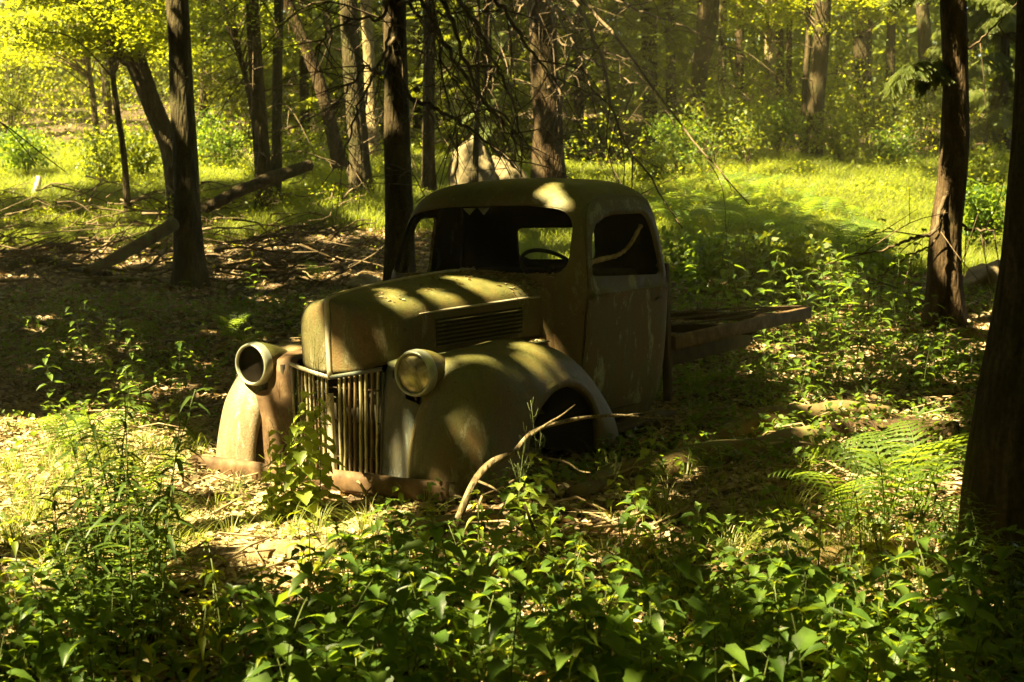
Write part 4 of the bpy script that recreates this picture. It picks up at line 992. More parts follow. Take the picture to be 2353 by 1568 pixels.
# unseen ring of leaves added behind and beside the camera to block sky light
n = 70000; a = rng.uniform(0, 2*np.pi, n); rr_ = rng.uniform(15, 24, n); x = rr_*np.cos(a); y = 6+rr_*1.15*np.sin(a)
h = rng.uniform(0, 1, n)**.9*13; P = np.stack([x, y, gz(x, y)+h], 1); k_ = (np.abs(x) > 4+.62*np.clip(y, 0, 99)) | (y < -1.5)
k_ &= ~open_mask(P, .9); P = P[k_]
V, F = scatter(*LEAFQ, P, rotmats(len(P), 1.0), rng.uniform(.5, 1.0, len(P))); tag(mk('sky_blocking_leaves', V, F, M['canopy'], smooth=False), 'unseen ring of leaves added round the clearing to block sky light', kind='stuff')
# litter
def litter(n, yr, size, name, xw=wid):
    y = yr[0]+(yr[1]-yr[0])*rng.random(n); x = xw(y)*(rng.random(n)*2-1)
    P = np.stack([x, y, gz(x, y)+rng.uniform(.0, .03, n)], 1)
    V, F = scatter(*LEAFT, P, rotmats(n, .35), rng.uniform(size[0], size[1], n)); tag(mk(name, V, F, M['litter'], smooth=False), 'dry brown fallen leaves carpeting the ground round the truck', kind='stuff')
litter(60000, (3.5, 13), (.03, .085), 'leaf_litter')
litter(45000, (12.5, 27), (.06, .12), 'leaf_litter')
for n, (xa, xb, ya, yb) in ((26000, (-4.6, -1.2, 5.2, 9.5)), (6000, (-1.6, -.4, 5.6, 7.2))):  # paler leaves only in the sun patches, adding brightness by colour
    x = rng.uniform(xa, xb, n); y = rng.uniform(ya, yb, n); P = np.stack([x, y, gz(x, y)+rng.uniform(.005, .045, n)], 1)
    V, F = scatter(*LEAFT, P, rotmats(n, .3), rng.uniform(.02, .055, n)); tag(mk('sunpatch_leaves', V, F, M['sunpatch_litter'], smooth=False), 'pale dry leaves and straw that brighten the lit ground by their colour', kind='stuff')
P = []
for k_ in ('main', 'spr', 'r8', 'r9', 'lean', 'pairA', 'pairB', 'mid1'):
    bs = [t for t in TREES if t[0] is T[k_]][0][1]; rad = .75 if k_ == 'r9' else .45
    a = rng.uniform(0, 6.28, 700); q_ = rad*(.45+.55*rng.random(700)**.7); x = bs[0]+q_*np.cos(a); y = bs[1]+q_*np.sin(a); P.append(np.stack([x, y, gz(x, y)+np.clip(.20*(1-q_/rad), 0, 1)*rng.random(700)], 1))
P = np.vstack(P); V, F = scatter(*LEAFT, P, rotmats(len(P), .6), rng.uniform(.03, .08, len(P))); tag(mk('leaf_litter', V, F, M['litter'], smooth=False), 'brown leaves heaped against the feet of the nearer trunks', kind='stuff')
# twigs on the floor
def twigs(n, yr, name):
    b = MB()
    for _ in range(n):
        y = rng.uniform(*yr); x = rng.uniform(-1, 1)*wid(y); L_ = rng.uniform(.12, .8); a = rng.uniform(0, 2*math.pi)
        p = [np.array([x+math.cos(a)*L_*t, y+math.sin(a)*L_*t, 0]) for t in (-.5, 0, .5)]
        for i, q_ in enumerate(p): q_[2] = float(gz(q_[0], q_[1]))+.02+(i == 1)*rng.uniform(0, .06)+rng.random()*.05
        p[1][:2] += rng.normal(0, .04, 2); r_ = rng.uniform(.003, .009)
        b.add(*tube(p, [r_, r_*.9, r_*.5], 4))
    tag(b.build(name, M['deadwood']), 'fallen twigs scattered over the leaf litter', kind='stuff')
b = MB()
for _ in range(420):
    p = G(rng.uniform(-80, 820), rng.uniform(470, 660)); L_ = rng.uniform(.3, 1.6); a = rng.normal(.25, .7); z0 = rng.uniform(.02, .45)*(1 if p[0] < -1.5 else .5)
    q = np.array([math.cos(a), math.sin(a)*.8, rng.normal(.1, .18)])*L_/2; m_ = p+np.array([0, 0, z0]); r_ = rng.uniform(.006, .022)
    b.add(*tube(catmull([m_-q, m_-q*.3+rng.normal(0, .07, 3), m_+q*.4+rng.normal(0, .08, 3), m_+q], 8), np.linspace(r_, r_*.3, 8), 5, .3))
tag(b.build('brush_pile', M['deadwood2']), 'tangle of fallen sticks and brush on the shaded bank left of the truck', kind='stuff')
twigs(900, (4, 13), 'fallen_twigs'); twigs(900, (13, 24), 'fallen_twigs')
# grass
def blades(centres, n, hgt, wdt, spread, lean=.5):
    V = []; F = []; c = np.repeat(np.asarray(centres), n, axis=0); m = len(c)
    a = rng.uniform(0, 2*np.pi, m); r_ = np.abs(rng.normal(0, spread, m)); h = hgt*rng.uniform(.5, 1.1, m); ln = h*lean*rng.uniform(.3, 1.3, m)
    bx = c[:, 0]+r_*np.cos(a); by = c[:, 1]+r_*np.sin(a); bz = c[:, 2] if c.shape[1] > 2 else gz(bx, by)
    dx, dy = np.cos(a), np.sin(a); px_, py_ = -dy*wdt/2, dx*wdt/2
    L = []
    for t, w in ((0, 1), (.4, .9), (.75, .6), (1.0, .08)):
        cx_ = bx+dx*ln*t**2.0; cy2 = by+dy*ln*t**2.0; z = bz+h*(t-.28*t**3)
        L += [np.stack([cx_-px_*w, cy2-py_*w, z], 1), np.stack([cx_+px_*w, cy2+py_*w, z], 1)]
    V = np.stack(L, 1).reshape(-1, 3); o = np.arange(m)[:, None, None]*8
    F = (np.array([[0, 1, 3, 2], [2, 3, 5, 4], [4, 5, 7, 6]])[None]+o).reshape(-1, 4); return V, F
gc = []
for u, v, n_, sp_ in ((1720, 1280, 26, .35), (1600, 1230, 14, .35), (1900, 1080, 10, .35), (150, 1060, 16, .35), (40, 1100, 16, .4), (60, 1240, 14, .4), (1800, 1180, 14, .3), (1960, 1300, 12, .3), (500, 1540, 14, .3), (1250, 1500, 12, .4), (1500, 1100, 12, .3), (250, 1300, 12, .3), (1700, 980, 8, .5), (2100, 1330, 10, .3), (60, 1150, 40, .6), (200, 1220, 30, .45), (100, 1300, 30, .4), (640, 1240, 16, .3), (350, 1050, 14, .4)):
    p = G(u, v)
    for _ in range(n_):
        q_ = p[:2]+rng.normal(0, sp_, 2); gc.append(q_)
V, F = blades(np.array(gc), 22, .20, .0045, .05, .9); tag(mk('grass', V, F, M['grass'], smooth=False), 'thin arching grass in the small lit patches', kind='stuff')
y_ = rng.uniform(18.5, 33, 15000); x_ = wid(y_)*(rng.random(15000)*2-1); k_ = ~((x_ < -.8) & (y_ < 22)); V, F = blades(np.stack([x_, y_], 1)[k_], 18, .42, .009, .16, .9); tag(mk('grass', V, F, M['grass'], smooth=False), 'tall grass growing in the clearings behind the truck', kind='stuff')

# ================================================================== PLANTS
def leaf(b, base, dirv, length, width, droop=.35, fold=.25, serr=.10, nseg=7, heart=True, up=np.array([0, 0, 1.0])):
    d = np.array(dirv, float); d /= np.linalg.norm(d); s = np.cross(d, up); s /= np.linalg.norm(s)+1e-9; nn = np.cross(s, d)
    P = []; 
    for i, t in enumerate(np.linspace(0, 1, nseg)):
        c = base+d*length*t-nn*droop*length*t*t
        w = width*.5*((math.sin(math.pi*min(1, t*1.0)**(.55 if heart else .8)))**.9 if t < 1 else 0)
        if heart and i == 0: w = width*.20
        if i == nseg-1: w = .001
        w *= 1+(serr if i % 2 else -serr)
        back = -d*(.10*length if (heart and i <= 1) else (0.02*length if i % 2 else -.02*length))
        P.append([c-s*w+nn*w*fold*2+back, c-s*w*.5+nn*w*fold*.7+back*.5, c, c+s*w*.5+nn*w*fold*.7+back*.5, c+s*w+nn*w*fold*2+back])
    b.add(*grid(P))
def herb(seed, h, nodes, L_, wr=.78, serr=.13, petiole=.4, droop=.4, top=True):
    r = np.random.default_rng(seed); st = MB(); lf = MB()
    lean = r.normal(0, .10, 2)*h
    pts = [np.array([lean[0]*t*t, lean[1]*t*t, h*t]) for t in np.linspace(0, 1, 6)]; st.add(*tube(pts, np.linspace(.0035, .0015, 6), 5))
    for k in range(nodes):
        t = .25+.75*k/(nodes-1); c = np.array([lean[0]*t*t, lean[1]*t*t, h*t]); a0 = k*math.pi/2+r.uniform(-.3, .3)
        sz_ = L_*(1.1-.5*abs(t-.55)-.35*max(0, t-.8)/.2)*r.uniform(.85, 1.1)
        for sd in (0, math.pi):
            a = a0+sd+r.uniform(-.25, .25); dv = np.array([math.cos(a), math.sin(a), r.uniform(.1, .6)]); pe = sz_*petiole
            e = c+dv/np.linalg.norm(dv)*pe; st.add(*tube([c, e], [.0014, .001], 3))
            dv[2] = r.uniform(-.35, .2); leaf(lf, e, dv, sz_, sz_*wr*r.uniform(.85, 1.1), droop*r.uniform(.5, 1.3), .22, serr)
    if top:
        for k in range(3):
            a = r.uniform(0, 2*math.pi); leaf(lf, pts[-1], (math.cos(a), math.sin(a), .8), L_*.45, L_*.3, .2, .3, serr, 5)
    return lf, st
def proto(name, lf, st, mat, stem='stem'):
    root = empty(name, (0, 0, -50)); lf.build('foliage', M[mat], root); st.build('stem', M[stem], root); return root
def copy_tree(o, parent=None):
    c = o.copy(); COL.objects.link(c)
    if parent is not None: c.parent = parent
    for ch in o.children: copy_tree(ch, c)
    return c
used = set()
def place(pr, p, sc, rz, label, cat='plant', group=None, tilt=.06):
    o = pr if pr.name not in used else copy_tree(pr); used.add(o.name); used.add(pr.name)
    o.location = (float(p[0]), float(p[1]), float(gz(p[0], p[1]))-.01); o.scale = (sc, sc, sc); o.rotation_euler = (rng.normal(0, tilt), rng.normal(0, tilt), rz)
    for k_ in ('label', 'category', 'group'):
        if k_ in o: del o[k_]
    tag(o, label, cat, group); return o
PN = [proto('nettle', *herb(s_, h_, n_, L_), 'nettle') for s_, h_, n_, L_ in ((1, .40, 6, .088), (2, .34, 5, .098), (3, .46, 7, .080), (4, .26, 4, .092), (5, .36, 6, .074))]
def inpoly(poly, n, dmin=.1):
    P = np.array(poly, float); lo, hi = P.min(0), P.max(0); out = []; tries = 0
    while len(out) < n and tries < n*60:
        tries += 1; q = lo+(hi-lo)*rng.random(2); ins = False; j = len(P)-1
        for i in range(len(P)):
            if (P[i][1] > q[1]) != (P[j][1] > q[1]) and q[0] < (P[j][0]-P[i][0])*(q[1]-P[i][1])/(P[j][1]-P[i][1])+P[i][0]: ins = not ins
            j = i
        if not ins: continue
        p = G(*q)
        if all((p[0]-o[0])**2+(p[1]-o[1])**2 > dmin*dmin for o in out): out.append(p)
    return out
# truck footprint keeps plants out
TMi = np.array(TM.inverted())
def intruck(p, m=.06):
    q = TMi[:3, :3]@np.array([p[0], p[1], .2])+TMi[:3, 3]; return -2.6 < q[0] < .12+m and abs(q[1]) < .95+m
GRP = [('broad-leaved nettle in the dark patch along the bottom edge of the picture', 'nettles along the bottom edge', [(560, 1600), (700, 1430), (900, 1420), (1330, 1500), (1500, 1600), (1500, 1760), (560, 1760)], 105, (.75, 1.2)),
       ('broad-leaved nettle in front of the bumper, right of the lit leaf patch', 'nettles in front of the bumper', [(790, 1400), (850, 1310), (1030, 1290), (1180, 1330), (1150, 1440), (860, 1470)], 40, (.5, .78)),
       ('broad-leaved nettle at the lower right, below the curved branch', 'nettles at the lower right', [(1500, 1500), (1750, 1430), (2100, 1420), (2360, 1480), (2360, 1720), (1500, 1720)], 84, (.7, 1.1)),
       ('sunlit broad-leaved nettle in the bottom left corner', 'nettles in the bottom left corner', [(-20, 1500), (230, 1490), (260, 1620), (200, 1700), (-40, 1700)], 26, (.75, 1.05)),
       ('broad-leaved nettle between the wheel arch and the logs', 'nettles between wheel arch and logs', [(1170, 1280), (1500, 1250), (1700, 1330), (1650, 1440), (1250, 1450)], 26, (.5, .85))]
k = 0
for lab, grp, poly, n_, sc in GRP:
    for p in inpoly(poly, n_, .11):
        if intruck(p): continue
        q = p-CAM; c_, s_ = math.cos(PITCH), math.sin(PITCH); dd = q[1]*c_-q[2]*s_; u = 1176.5+K*q[0]/dd; v = 784-K*(q[1]*s_+q[2]*c_)/dd; z_ = None
        if 'bottom edge' in grp: z_ = 'below the sunlit short log' if u < 760 else 'below the bumper end' if u < 1000 else 'below the foot of the forked branch' if u < 1220 else 'below the wheel arch'
        if 'lower right' in grp: z_ = 'just under the thin curved log' if v < 1500 and u < 2000 else 'below the ferns and left of the huge trunk' if u > 2000 else 'near the bottom edge under the curved log'
        if z_: l2, g2 = ('large ' if k % 2 else 'small ')+'broad-leaved nettle '+z_, ('large ' if k % 2 else 'small ')+'nettles '+z_
        else: l2, g2 = lab, grp
        place(PN[k % 5], p, rng.uniform(*sc)*((1.08 if k % 2 else .8) if z_ else 1), rng.uniform(0, 6.28), l2, 'nettle', g2); k += 1
# leafy plants between the bed frame and the right trunk
PB_ = [proto('broad_leaved_herb', *herb(20+s_, h_, n_, L_, .62, .04, .5, .3), 'nettle') for s_, h_, n_, L_ in ((1, .55, 6, .10), (2, .45, 5, .11), (3, .65, 7, .09))]
k = 0
for lab, grp, poly, n_, sc in (('leafy green herb between the bed frame and the scaly right trunk', 'leafy herbs right of the bed frame', [(1680, 900), (1800, 830), (2080, 790), (2260, 830), (2230, 950), (1950, 930), (1750, 960)], 60, (.6, .95)),
                          ('leafy green herb behind the bed frame beam', 'leafy herbs behind the bed frame', [(1560, 700), (1900, 640), (2140, 720), (2100, 790), (1850, 800), (1600, 790)], 70, (1.0, 1.5)),
                          ('small herb on the dim forest floor left of the truck', 'small herbs left of the truck', [(0, 900), (300, 700), (700, 700), (620, 800), (420, 1000), (60, 960)], 95, (.35, .9))):
    for p in inpoly(poly, n_, .13):
        if intruck(p): continue
        place(PB_[k % 3], p, rng.uniform(*sc), rng.uniform(0, 6.28), lab, 'herb', grp); k += 1
PS_ = [proto('seedling', *herb(60+s_, h_, n_, L_, w_, .05, .3, .5), 'under') for s_, h_, n_, L_, w_ in ((1, .22, 4, .05, .5), (2, .30, 7, .045, .35), (3, .16, 3, .06, .9))]
for k, p in enumerate(inpoly([(-20, 1330), (2360, 1300), (2400, 1740), (-20, 1740)], 150, .07)):
    if not intruck(p): place(PS_[k % 3], p, rng.uniform(.8, 1.5), rng.uniform(0, 6.28), 'small yellowish seedling among the broad-leaved nettles', 'seedling', 'seedlings among the nettles')
# garlic mustard: toothed leaves below, bare seed stalks above
def mustard(seed, h, nl, L_, br=10):
    r = np.random.default_rng(seed); st = MB(); lf = MB(); ln = r.normal(0, .05, 2)
    f_ = lambda t: np.array([ln[0]*t*t, ln[1]*t*t, h*t]); st.add(*tube([f_(t) for t in np.linspace(0, 1, 10)], np.linspace(.004, .0012, 10), 5))
    for k in range(nl):
        t = .08+.58*k/nl; a = k*2.4+r.uniform(-.4, .4); dv = np.array([math.cos(a), math.sin(a), .5]); s_ = L_*(1.15-.8*t)*r.uniform(.8, 1.15); e = f_(t)+dv*s_*.45
        st.add(*tube([f_(t), e], [.0016, .001], 3)); dv[2] = r.uniform(-.6, .1); leaf(lf, e, dv, s_, s_*.95, .3*r.uniform(.5, 1.5), .18, .17, 7)
    for k in range(br):
        t = .62+.38*k/br; a = k*2.4; c = f_(t); dv = np.array([math.cos(a)*.8, math.sin(a)*.8, .35]); L2 = .055*r.uniform(.8, 1.2)
        e = c+dv*L2*.35; e2 = e+np.array([dv[0]*.35, dv[1]*.35, .75])*L2; st.add(*tube([c, e, e2], [.0013, .0013, .0008], 3))
    for q in range(3):
        a = q*2.1+1; c = f_(.58); e = c+np.array([math.cos(a)*.07, math.sin(a)*.07, .16]); st.add(*tube([c, e], [.0016, .001], 3))
        for k in range(6):
            t = .3+.7*k/6; c2 = c+(e-c)*t; aa = k*2.4; e2 = c2+np.array([math.cos(aa)*.6, math.sin(aa)*.6, .6])*.045; st.add(*tube([c2, e2], [.0012, .0007], 3))
    return lf, st
PM = [proto('garlic_mustard', *mustard(s_, h_, n_, L_), 'mustard') for s_, h_, n_, L_ in ((31, 1.0, 30, .115), (32, .85, 20, .10), (33, .6, 9, .10))]
def px_place(pr, u, vtop, vbase, hproto, label, cat, group=None, rz=None):
    p = G(u, vbase); d = p[1]; hh = (vbase-vtop)*d/K*1.0; place(pr, p, hh/hproto, rng.uniform(0, 6.28) if rz is None else rz, label, cat, group, .03)
px_place(PM[0], 705, 735, 1185, 1.0, 'tall sunlit garlic mustard in front of the grille, tallest of its kind', 'plant')
px_place(PM[1], 735, 800, 1195, .85, 'sunlit garlic mustard just right of the tallest one at the grille', 'plant')
px_place(PM[0], 650, 860, 1200, 1.0, 'sunlit garlic mustard leaning on the left half of the grille', 'plant')
px_place(PM[2], 670, 880, 1200, .6, 'bright garlic mustard left of the tallest one at the grille', 'plant')
px_place(PM[0], 690, 830, 1215, 1.0, 'sunlit garlic mustard nearest the camera before the grille', 'plant')
px_place(PM[1], 625, 960, 1215, .85, 'shorter sunlit garlic mustard left of the grille', 'plant')
px_place(PM[2], 560, 1075, 1205, .6, 'bright low mustard plant in front of the left end of the bumper', 'plant')
px_place(PM[2], 525, 1085, 1190, .6, 'bright low mustard plant at far left of the bumper', 'plant')
px_place(PM[1], 1185, 960, 1310, .85, 'dark garlic mustard with seed stalk before the wheel arch', 'plant')
px_place(PM[1], 1240, 905, 1260, .85, 'thin seed stalk rising over the dead branch at the wheel arch', 'plant')
px_place(PM[1], 1490, 880, 1180, .85, 'thin seed stalk in front of the lower cab door', 'plant')
px_place(PM[2], 1410, 1030, 1180, .6, 'short seed stalk between wheel arch and log', 'plant')
px_place(PM[2], 1620, 1040, 1210, .6, 'leafy mustard plant over the right-hand mossy log', 'plant')
px_place(PM[2], 1480, 1040, 1200, .6, 'mustard plant with yellow-green leaves right of the wheel arch', 'plant')
for i, (u, v) in enumerate(((640, 1200), (600, 1215), (690, 1230), (755, 1225), (790, 1215), (720, 1250), (560, 1230))):
    px_place(PM[2], u, v-75, v, .6, 'low bright plant in the sunlit patch before the bumper', 'plant', 'low bright plants before the bumper')
# lance-leaved tall herb
def lance(seed, h, n_, L_):
    r = np.random.default_rng(seed); st = MB(); lf = MB(); ln = r.normal(0, .12, 2)
    f_ = lambda t: np.array([ln[0]*t*t, ln[1]*t*t, h*t]); st.add(*tube([f_(t) for t in np.linspace(0, 1, 8)], np.linspace(.004, .0018, 8), 5))
    for k in range(n_):
        t = .12+.88*k/n_; a = k*2.4; s_ = L_*(1.1-.5*t)*r.uniform(.8, 1.2); dv = np.array([math.cos(a), math.sin(a), r.uniform(.1, .8)])
        leaf(lf, f_(t), dv, s_, s_*.20, r.uniform(.3, .9), .2, .05, 6, heart=False)
    return lf, st
PL = [proto('goldenrod', *lance(s_, h_, n_, L_), 'golden') for s_, h_, n_, L_ in ((41, 1.0, 60, .13), (42, .8, 50, .12), (43, .6, 40, .12))]
k = 0
for lab, grp, poly, n_, sc in (('tall narrow-leaved dark plant left of the bumper', 'tall narrow-leaved plants left of the bumper', [(150, 1410), (250, 1360), (340, 1385), (390, 1460), (360, 1560), (210, 1560)], 34, (.7, 1.0)),
                               ('feathery narrow-leaved plant at the right edge under the huge trunk', 'narrow-leaved plants under the huge trunk', [(2050, 1420), (2200, 1380), (2340, 1420), (2330, 1560), (2100, 1540)], 12, (.4, .65))):
    for p in inpoly(poly, n_, .1):
        place(PL[k % 3], p, rng.uniform(*sc), rng.uniform(0, 6.28), lab, 'plant', grp); k += 1
# ferns
def fern(seed, n_, L_):
    r = np.random.default_rng(seed); st = MB(); lf = MB()
    for q in range(n_):
        a = q*2*math.pi/n_+r.uniform(-.3, .3); ar = r.uniform(1.15, 1.6); L2 = L_*r.uniform(.8, 1.1)
        dn = np.array([math.cos(a), math.sin(a), 0]); sd = np.array([-dn[1], dn[0], 0])*1.0; sd[2] = r.uniform(-.25, .25)
        f_ = lambda t: dn*L2*(.62*t**1.4)+np.array([0, 0, 1.0])*L2*(ar*t-.62*ar*t**2.4)
        st.add(*tube([f_(t) for t in np.linspace(0, 1, 10)], np.linspace(.0035, .001, 10), 4)); N_ = 16
        for k in range(N_):
            t = .14+.84*k/N_; c = f_(t); tg = f_(t+.01)-c; tg /= np.linalg.norm(tg); pl = .27*L2*math.sin(math.pi*min(1, .12+(t-.1)*.98)**.8)
            for s_ in (-1, 1):
                dd = sd*s_+tg*.38; dd /= np.linalg.norm(dd); m_ = 6; nn = np.cross(tg, sd); P = []
                for j in range(m_*2+1):
                    u_ = j/(m_*2); w_ = L2*.0135*(1-u_**1.5)*(1.25 if j % 2 else .5); cc = c+dd*pl*u_+np.array([0, 0, -.25*pl*u_*u_])
                    P.append([cc-tg*w_, cc, cc+tg*w_])
                lf.add(*grid(P))
    return lf, st
PF = [proto('fern', *fern(s_, n_, L_), 'fern') for s_, n_, L_ in ((51, 6, .66), (52, 5, .60))]
for u, v, s_, lab in ((2030, 1235, 1.05, 'sunlit fern in the bright patch left of the huge trunk, lower one'), (2120, 1200, 1.05, 'sunlit fern in the bright patch left of the huge trunk, upper one'),
                      (1950, 1240, .8, 'small sunlit fern at the left side of the bright patch'), (2215, 1300, .8, 'shaded fern leaning on the foot of the huge trunk'),
                      (240, 1060, .75, 'fern on the dim ground left of the bumper'), (160, 1060, .7, 'half-lit fern near the left edge, left of the other fern'), (330, 1190, .8, 'shaded fern behind the tall narrow-leaved plants'),
                      (520, 790, .8, 'dim green fern in shade behind the empty headlight'), (580, 830, .7, 'dim green fern close behind the empty headlight'), (330, 800, .7, 'dim fern left of those behind the empty headlight'),
                      (725, 655, .7, 'bright little fern on the floor left of the cab'), (1640, 640, 1.1, 'dim fern right of the cab behind the bed stake'), (1700, 620, 1.2, 'dim fern right of the one behind the bed stake'),
                      (1760, 660, 1.1, 'dim fern in the middle of the shade right of the cab'), (1820, 600, 1.2, 'dim fern at the edge of the lit clearing'), (1600, 920, .6, 'dark fern at the foot of the bed stake'), (380, 560, .8, 'dim fern on the log bank left of the widest left trunk')):
    place(PF[len(lab) % 2], G(u, v), s_*(1.15 if 'bright patch' in lab else 1), rng.uniform(0, 6.28), lab, 'fern')
for k, p in enumerate(inpoly([(1480, 480), (1640, 460), (1900, 470), (2060, 600), (2000, 650), (1800, 590), (1560, 560)], 30, .5)):
    place(PF[k % 2], p, rng.uniform(.9, 1.5), rng.uniform(0, 6.28), 'fern along the near edge of the lit glade behind the cab', 'fern', 'ferns at the near edge of the lit glade')
# floor cover: many tiny leaves near by (stuff)
y_ = rng.uniform(4.2, 17, 60000); x_ = wid(y_)*(rng.random(60000)*2-1)
dn_ = vnoise(x_*1.1, y_*1.1, 31)*.6+vnoise(x_*3.3, y_*3.3, 32)*.4
q = (dn_ > .50)
x_, y_ = x_[q], y_[q]; P = np.stack([x_, y_, gz(x_, y_)+rng.uniform(.02, .16, len(x_))], 1)
loc_ = (P@TMi[:3, :3].T)+TMi[:3, 3]; k_ = (P[:, 0] < -1.1-.03*P[:, 1]) & (P[:, 1] < 9) & (P[:, 1] > 5.6) & (rng.random(len(P)) < .75)
q = ~k_ & ~((loc_[:, 0] < .1) & (loc_[:, 0] > -2.6) & (np.abs(loc_[:, 1]) < .95)); P = P[q]
V, F = scatter(*LEAFT, P, rotmats(len(P), .5), rng.uniform(.025, .06, len(P))); tag(mk('ground_cover', V, F, M['nettle'], smooth=False), 'small green leaves creeping over the forest floor', kind='stuff')

# ================================================================== LOGS, BRANCHES, STONES
def log(name, pts, r, mat, label, cat='log', lift=.5, n=18, wob=.16, seg=44, dist=None):
    P = []
    for i, q in enumerate(pts):
        p = G(q[0], q[1]) if len(q) == 2 else W(*q); P.append(p)
    rr = np.interp(np.linspace(0, 1, seg), np.linspace(0, 1, len(r)), r); C = catmull(P, seg)
    for i, q in enumerate(pts):
        pass
    if all(len(q) == 2 for q in pts): C[:, 2] = gz(C[:, 0], C[:, 1])+rr*lift
    b = MB(); b0 = C[0].copy(); b.add(*tube(C-b0, rr, n, wob, random.random()*40)); o = b.build(name, mat); o.location = tuple(b0); tag(o, label, cat); return o
ML, DW = M['mosslog'], M['deadwood']
log('log', [(470, 480, 20.5), (560, 435, 21), (640, 405, 21.5), (710, 380, 22)], [.08, .09, .10, .09], M['bark'], 'dark log propped up to the right of the widest left trunk')
log('log', [(200, 625, 16), (290, 580, 16.6), (400, 515, 17.3)], [.05, .07, .08], ML, 'slanting log, lit on top, left of the widest left trunk')
log('log', [(-60, 600), (160, 575), (330, 545)], [.07, .09, .06], M['bark3'], 'reddish dark log half buried in the brush on the left bank')
log('log', [(30, 700), (200, 655), (420, 650)], [.04, .055, .03], ML, 'thin mossy log in front of the brush on the left bank')
log('log', [(-60, 545), (120, 520), (300, 505), (400, 490)], [.12, .13, .1, .09], M['bark'], 'dark log lying along the shaded bank at far left')
log('log', [(-40, 640), (100, 610), (250, 640)], [.07, .09, .06], M['bark'], 'thin dark log below the shaded bank at far left')
log('log', [(1540, 1050), (1680, 1015), (1780, 985), (1900, 965), (2045, 950)], [.05, .08, .10, .08, .03], ML, 'half-lit broken log behind the mossy one on the right')
log('log', [(1320, 1150), (1420, 1105), (1560, 1085), (1800, 1040), (1900, 1000)], [.05, .07, .09, .09, .06], ML, 'mossy log running from the wheel arch to the right')
log('log', [(1900, 1010), (2050, 1005), (2200, 1000)], [.07, .08, .06], M['bark3'], 'reddish rotten log near the huge trunk')
log('log', [(1360, 1420), (1520, 1370), (1680, 1330), (1850, 1300), (2000, 1275)], [.03, .045, .05, .045, .03], ML, 'long thin curved log across the lower right')
log('log', [(440, 1290), (620, 1292), (860, 1285)], [.040, .055, .050], M['oldlog'], 'short sunlit log with leaf shadows in front of the bumper')
log('log', [(-60, 1350), (100, 1360), (270, 1372)], [.045, .055, .045], M['oldlog'], 'sunlit weathered log at the left edge')
log('fallen_branch', [(1500, 1245), (1280, 1260), (1160, 1275)], [.012, .018, .014], DW, 'thin pale branch lying under the nettles in the middle', 'branch', n=7)
log('fallen_branch', [(1910, 1230), (1840, 1260), (1810, 1300)], [.012, .02, .012], DW, 'pale forked branch by the thin curved log', 'branch', n=7)
log('fallen_branch', [(380, 1270), (420, 1240), (480, 1235)], [.012, .015, .01], DW, 'short branch beside the sunlit log with leaf shadows', 'branch', n=7)
log('fallen_branch', [(1750, 1000), (1870, 960), (1960, 940)], [.012, .018, .012], DW, 'pale stick on top of the broken log', 'branch', n=7)
# plank
p = G(1075, 1215); b = MB(); b.add(*boxm((0, 0, 0), (.34, .09, .035))); o = bevel(b.build('plank', M['mosslog']), .012, 2)
o.location = (p[0], p[1], p[2]+.05); o.rotation_euler = (.05, -.04, math.radians(14)); tag(o, 'short yellowish plank on the ground in front of the fender', 'plank')
# the big dead branch in front of the wheel arch
q0 = G(1010, 1290); base = q0.copy(); root = empty('dead_branch', base); tag(root, 'forked dead branch arching up in front of the wheel arch', 'branch')
d_ = base[1]
P = [base-np.array([0, 0, .03]), W(1050, 1200, d_+.1), W(1090, 1110, d_+.15), W(1130, 1065, d_+.2), W(1180, 1040, d_+.3), W(1215, 1000, d_+.4), W(1255, 980, d_+.5), W(1330, 962, d_+.7), W(1410, 955, d_+.85), W(1490, 960, d_+1.0), W(1580, 965, d_+1.15)]
b = MB(); b.add(*tube(catmull([q-base for q in P], 60), np.interp(np.linspace(0, 1, 60), [0, .3, .55, 1], [.021, .016, .011, .003]), 12, .6, 3)); b.build('main_stem', M['greywood'], root)
for pts, r_ in (([(1180, 1040, .3), (1240, 1050, .25), (1300, 1062, .2), (1330, 1082, .2), (1356, 1087, .2)], .008), ([(1220, 1000, .4), (1262, 972, .45), (1290, 955, .5), (1322, 930, .5)], .009), ([(1440, 955, .9), (1500, 945, .95), (1560, 925, 1.0)], .005), ([(1095, 1105, .15), (1130, 1120, .1), (1165, 1145, .1)], .008)):
    b = MB(); b.add(*tube(catmull([W(u, v, d_+e)-base for u, v, e in pts], 16), np.linspace(r_, .003, 16), 7, .4, 9)); b.build('side_branch', M['greywood'], root)
p = G(1290, 1370); root = tube(catmull([W(1205, 1160, p[1]+.25)-p, W(1240, 1250, p[1]+.1)-p, W(1265, 1300, p[1])-p, np.array([0, 0, -.02])], 16), np.linspace(.006, .014, 16), 7, .3)
b = MB(); b.add(*root); o = b.build('dead_stick', M['bark']); o.location = tuple(p); tag(o, 'dark leaning stick among the nettles right of the forked branch', 'stick')
p = G(1085, 1195); b = MB(); b.add(*tube([(0, 0, -.02), tuple(W(1108, 1140, p[1])-p)], [.010, .006], 7)); o = b.build('dead_stick', M['deadwood']); o.location = tuple(p); tag(o, 'short upright stub beside the forked branch', 'stick')
p = G(75, 465); b = MB(); b.add(*tube([(0, 0, -.05), tuple(W(90, 405, p[1])-p)], [.10, .05], 8, .4)); o = b.build('broken_stake', M['strip']); o.location = tuple(p); tag(o, 'white broken stump splinter in the bright clearing at left', 'stump')
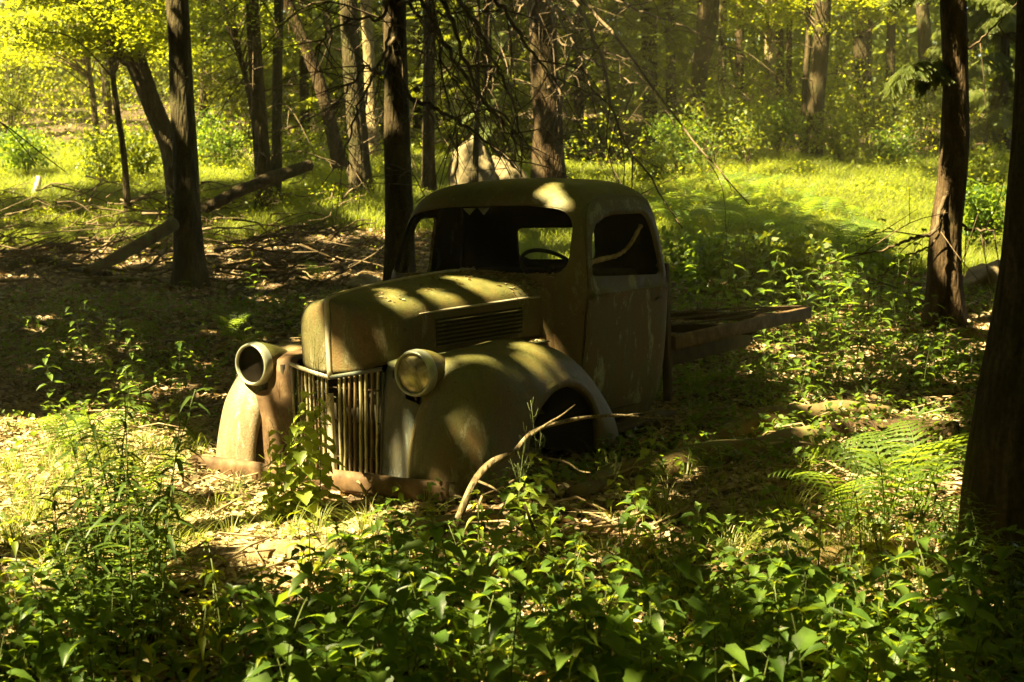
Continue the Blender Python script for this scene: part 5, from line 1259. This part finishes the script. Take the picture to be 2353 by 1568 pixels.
# rocks
def rock(c, s, mat, label, seed, power=1.0, name='boulder'):
    import bmesh
    bm = bmesh.new(); bmesh.ops.create_icosphere(bm, subdivisions=5, radius=1)
    for v in bm.verts:
        n_ = mnoise.noise(v.co*1.3+Vector((seed, 0, 0)))*.35+mnoise.noise(v.co*4+Vector((seed, 0, 0)))*.08+mnoise.noise(v.co*12)*.02
        v.co *= 1+n_; v.co.x *= s[0]*(1-.35*power*max(0, v.co.z)); v.co.y *= s[1]; v.co.z *= s[2]
    me = bpy.data.meshes.new(name); bm.to_mesh(me); bm.free(); me.polygons.foreach_set('use_smooth', np.ones(len(me.polygons), dtype=bool)); me.materials.append(mat)
    o = link(bpy.data.objects.new(name, me)); o.location = tuple(c); tag(o, label, 'rock'); return o
p = W(1085, 400, 27); p[2] = W(1085, 415, 27)[2]; rock(p, (.50, .5, .82), M['boulder'], 'pale sunlit boulder with a peaked top behind the cab roof', 3)
p = W(1150, 415, 27.3); rock(p, (.5, .4, .42), M['boulder'], 'lower pale boulder leaning right of the peaked one', 8)
p = G(2270, 665); rock(p, (.40, .35, .32), M['darkrock'], 'brown rounded rock between the two large right trunks', 5)
p = G(845, 665); rock(p+np.array([0, 0, .05]), (.28, .2, .14), M['rock'], 'small pale rock on the floor left of the cab', 6, name='rock')
for i, (u, v, s_) in enumerate(((60, 1060, .22), (130, 1090, .16), (20, 1130, .2), (110, 1160, .18), (60, 1230, .15))):
    rock(G(u, v)+np.array([0, 0, -.02]), (s_, s_*.7, s_*.22), M['rock'], ('flat pale stone at the left edge, farthest back', 'flat pale stone right of the farthest one at the left edge', 'flat pale stone touching the left edge', 'flat pale stone in the middle of the bright left ground', 'small pale stone nearest the camera at left')[i], i+11, name='stone')
p = G(2130, 330); rock(p+np.array([0, 0, .1]), (.45, .3, .35), M['bark'], 'dark upturned root mass in the shrubs at right', 15, name='root_mass')
bpy.data.objects['root_mass']['category'] = 'root mass'
# leaves and needles lying on the cowl and hood
dg = bpy.context.evaluated_depsgraph_get(); dg.update(); P = []; 
for _ in range(1400):
    x_ = rng.normal(-1.40, .09); y_ = rng.uniform(-.5, .6)
    if rng.random() < .10: x_ = rng.uniform(-1.3, -.3); y_ = rng.uniform(-.3, .3)
    o_ = TM@Vector((x_, y_, 1.6 if x_ > -1.5 else 1.3)); h = S.ray_cast(dg, o_, Vector((0, 0, -1)), distance=1.0)
    if h[0]: P.append(np.array(h[1])+np.array([0, 0, .004]))
V, F = scatter(*LEAFT, np.array(P), rotmats(len(P), .3), rng.uniform(.012, .035, len(P))); tag(mk('fallen_leaves', V, F, M['litter'], smooth=False), 'dead leaves and needles lying under the windshield', kind='stuff')
for pr in PN+PS_+PB_+PM+PL+PF:
    if pr.name not in used:
        for c_ in list(pr.children): bpy.data.objects.remove(c_, do_unlink=True)
        bpy.data.objects.remove(pr, do_unlink=True)

# ================================================================== HAZE ADDED FOR A WARM GLOW
v, f = boxm((0, 45, 7.2), (150, 130, 19.5)); hz_ = mk('glow_haze', v, f, M['glow_haze'], smooth=False); tag(hz_, kind='stuff')
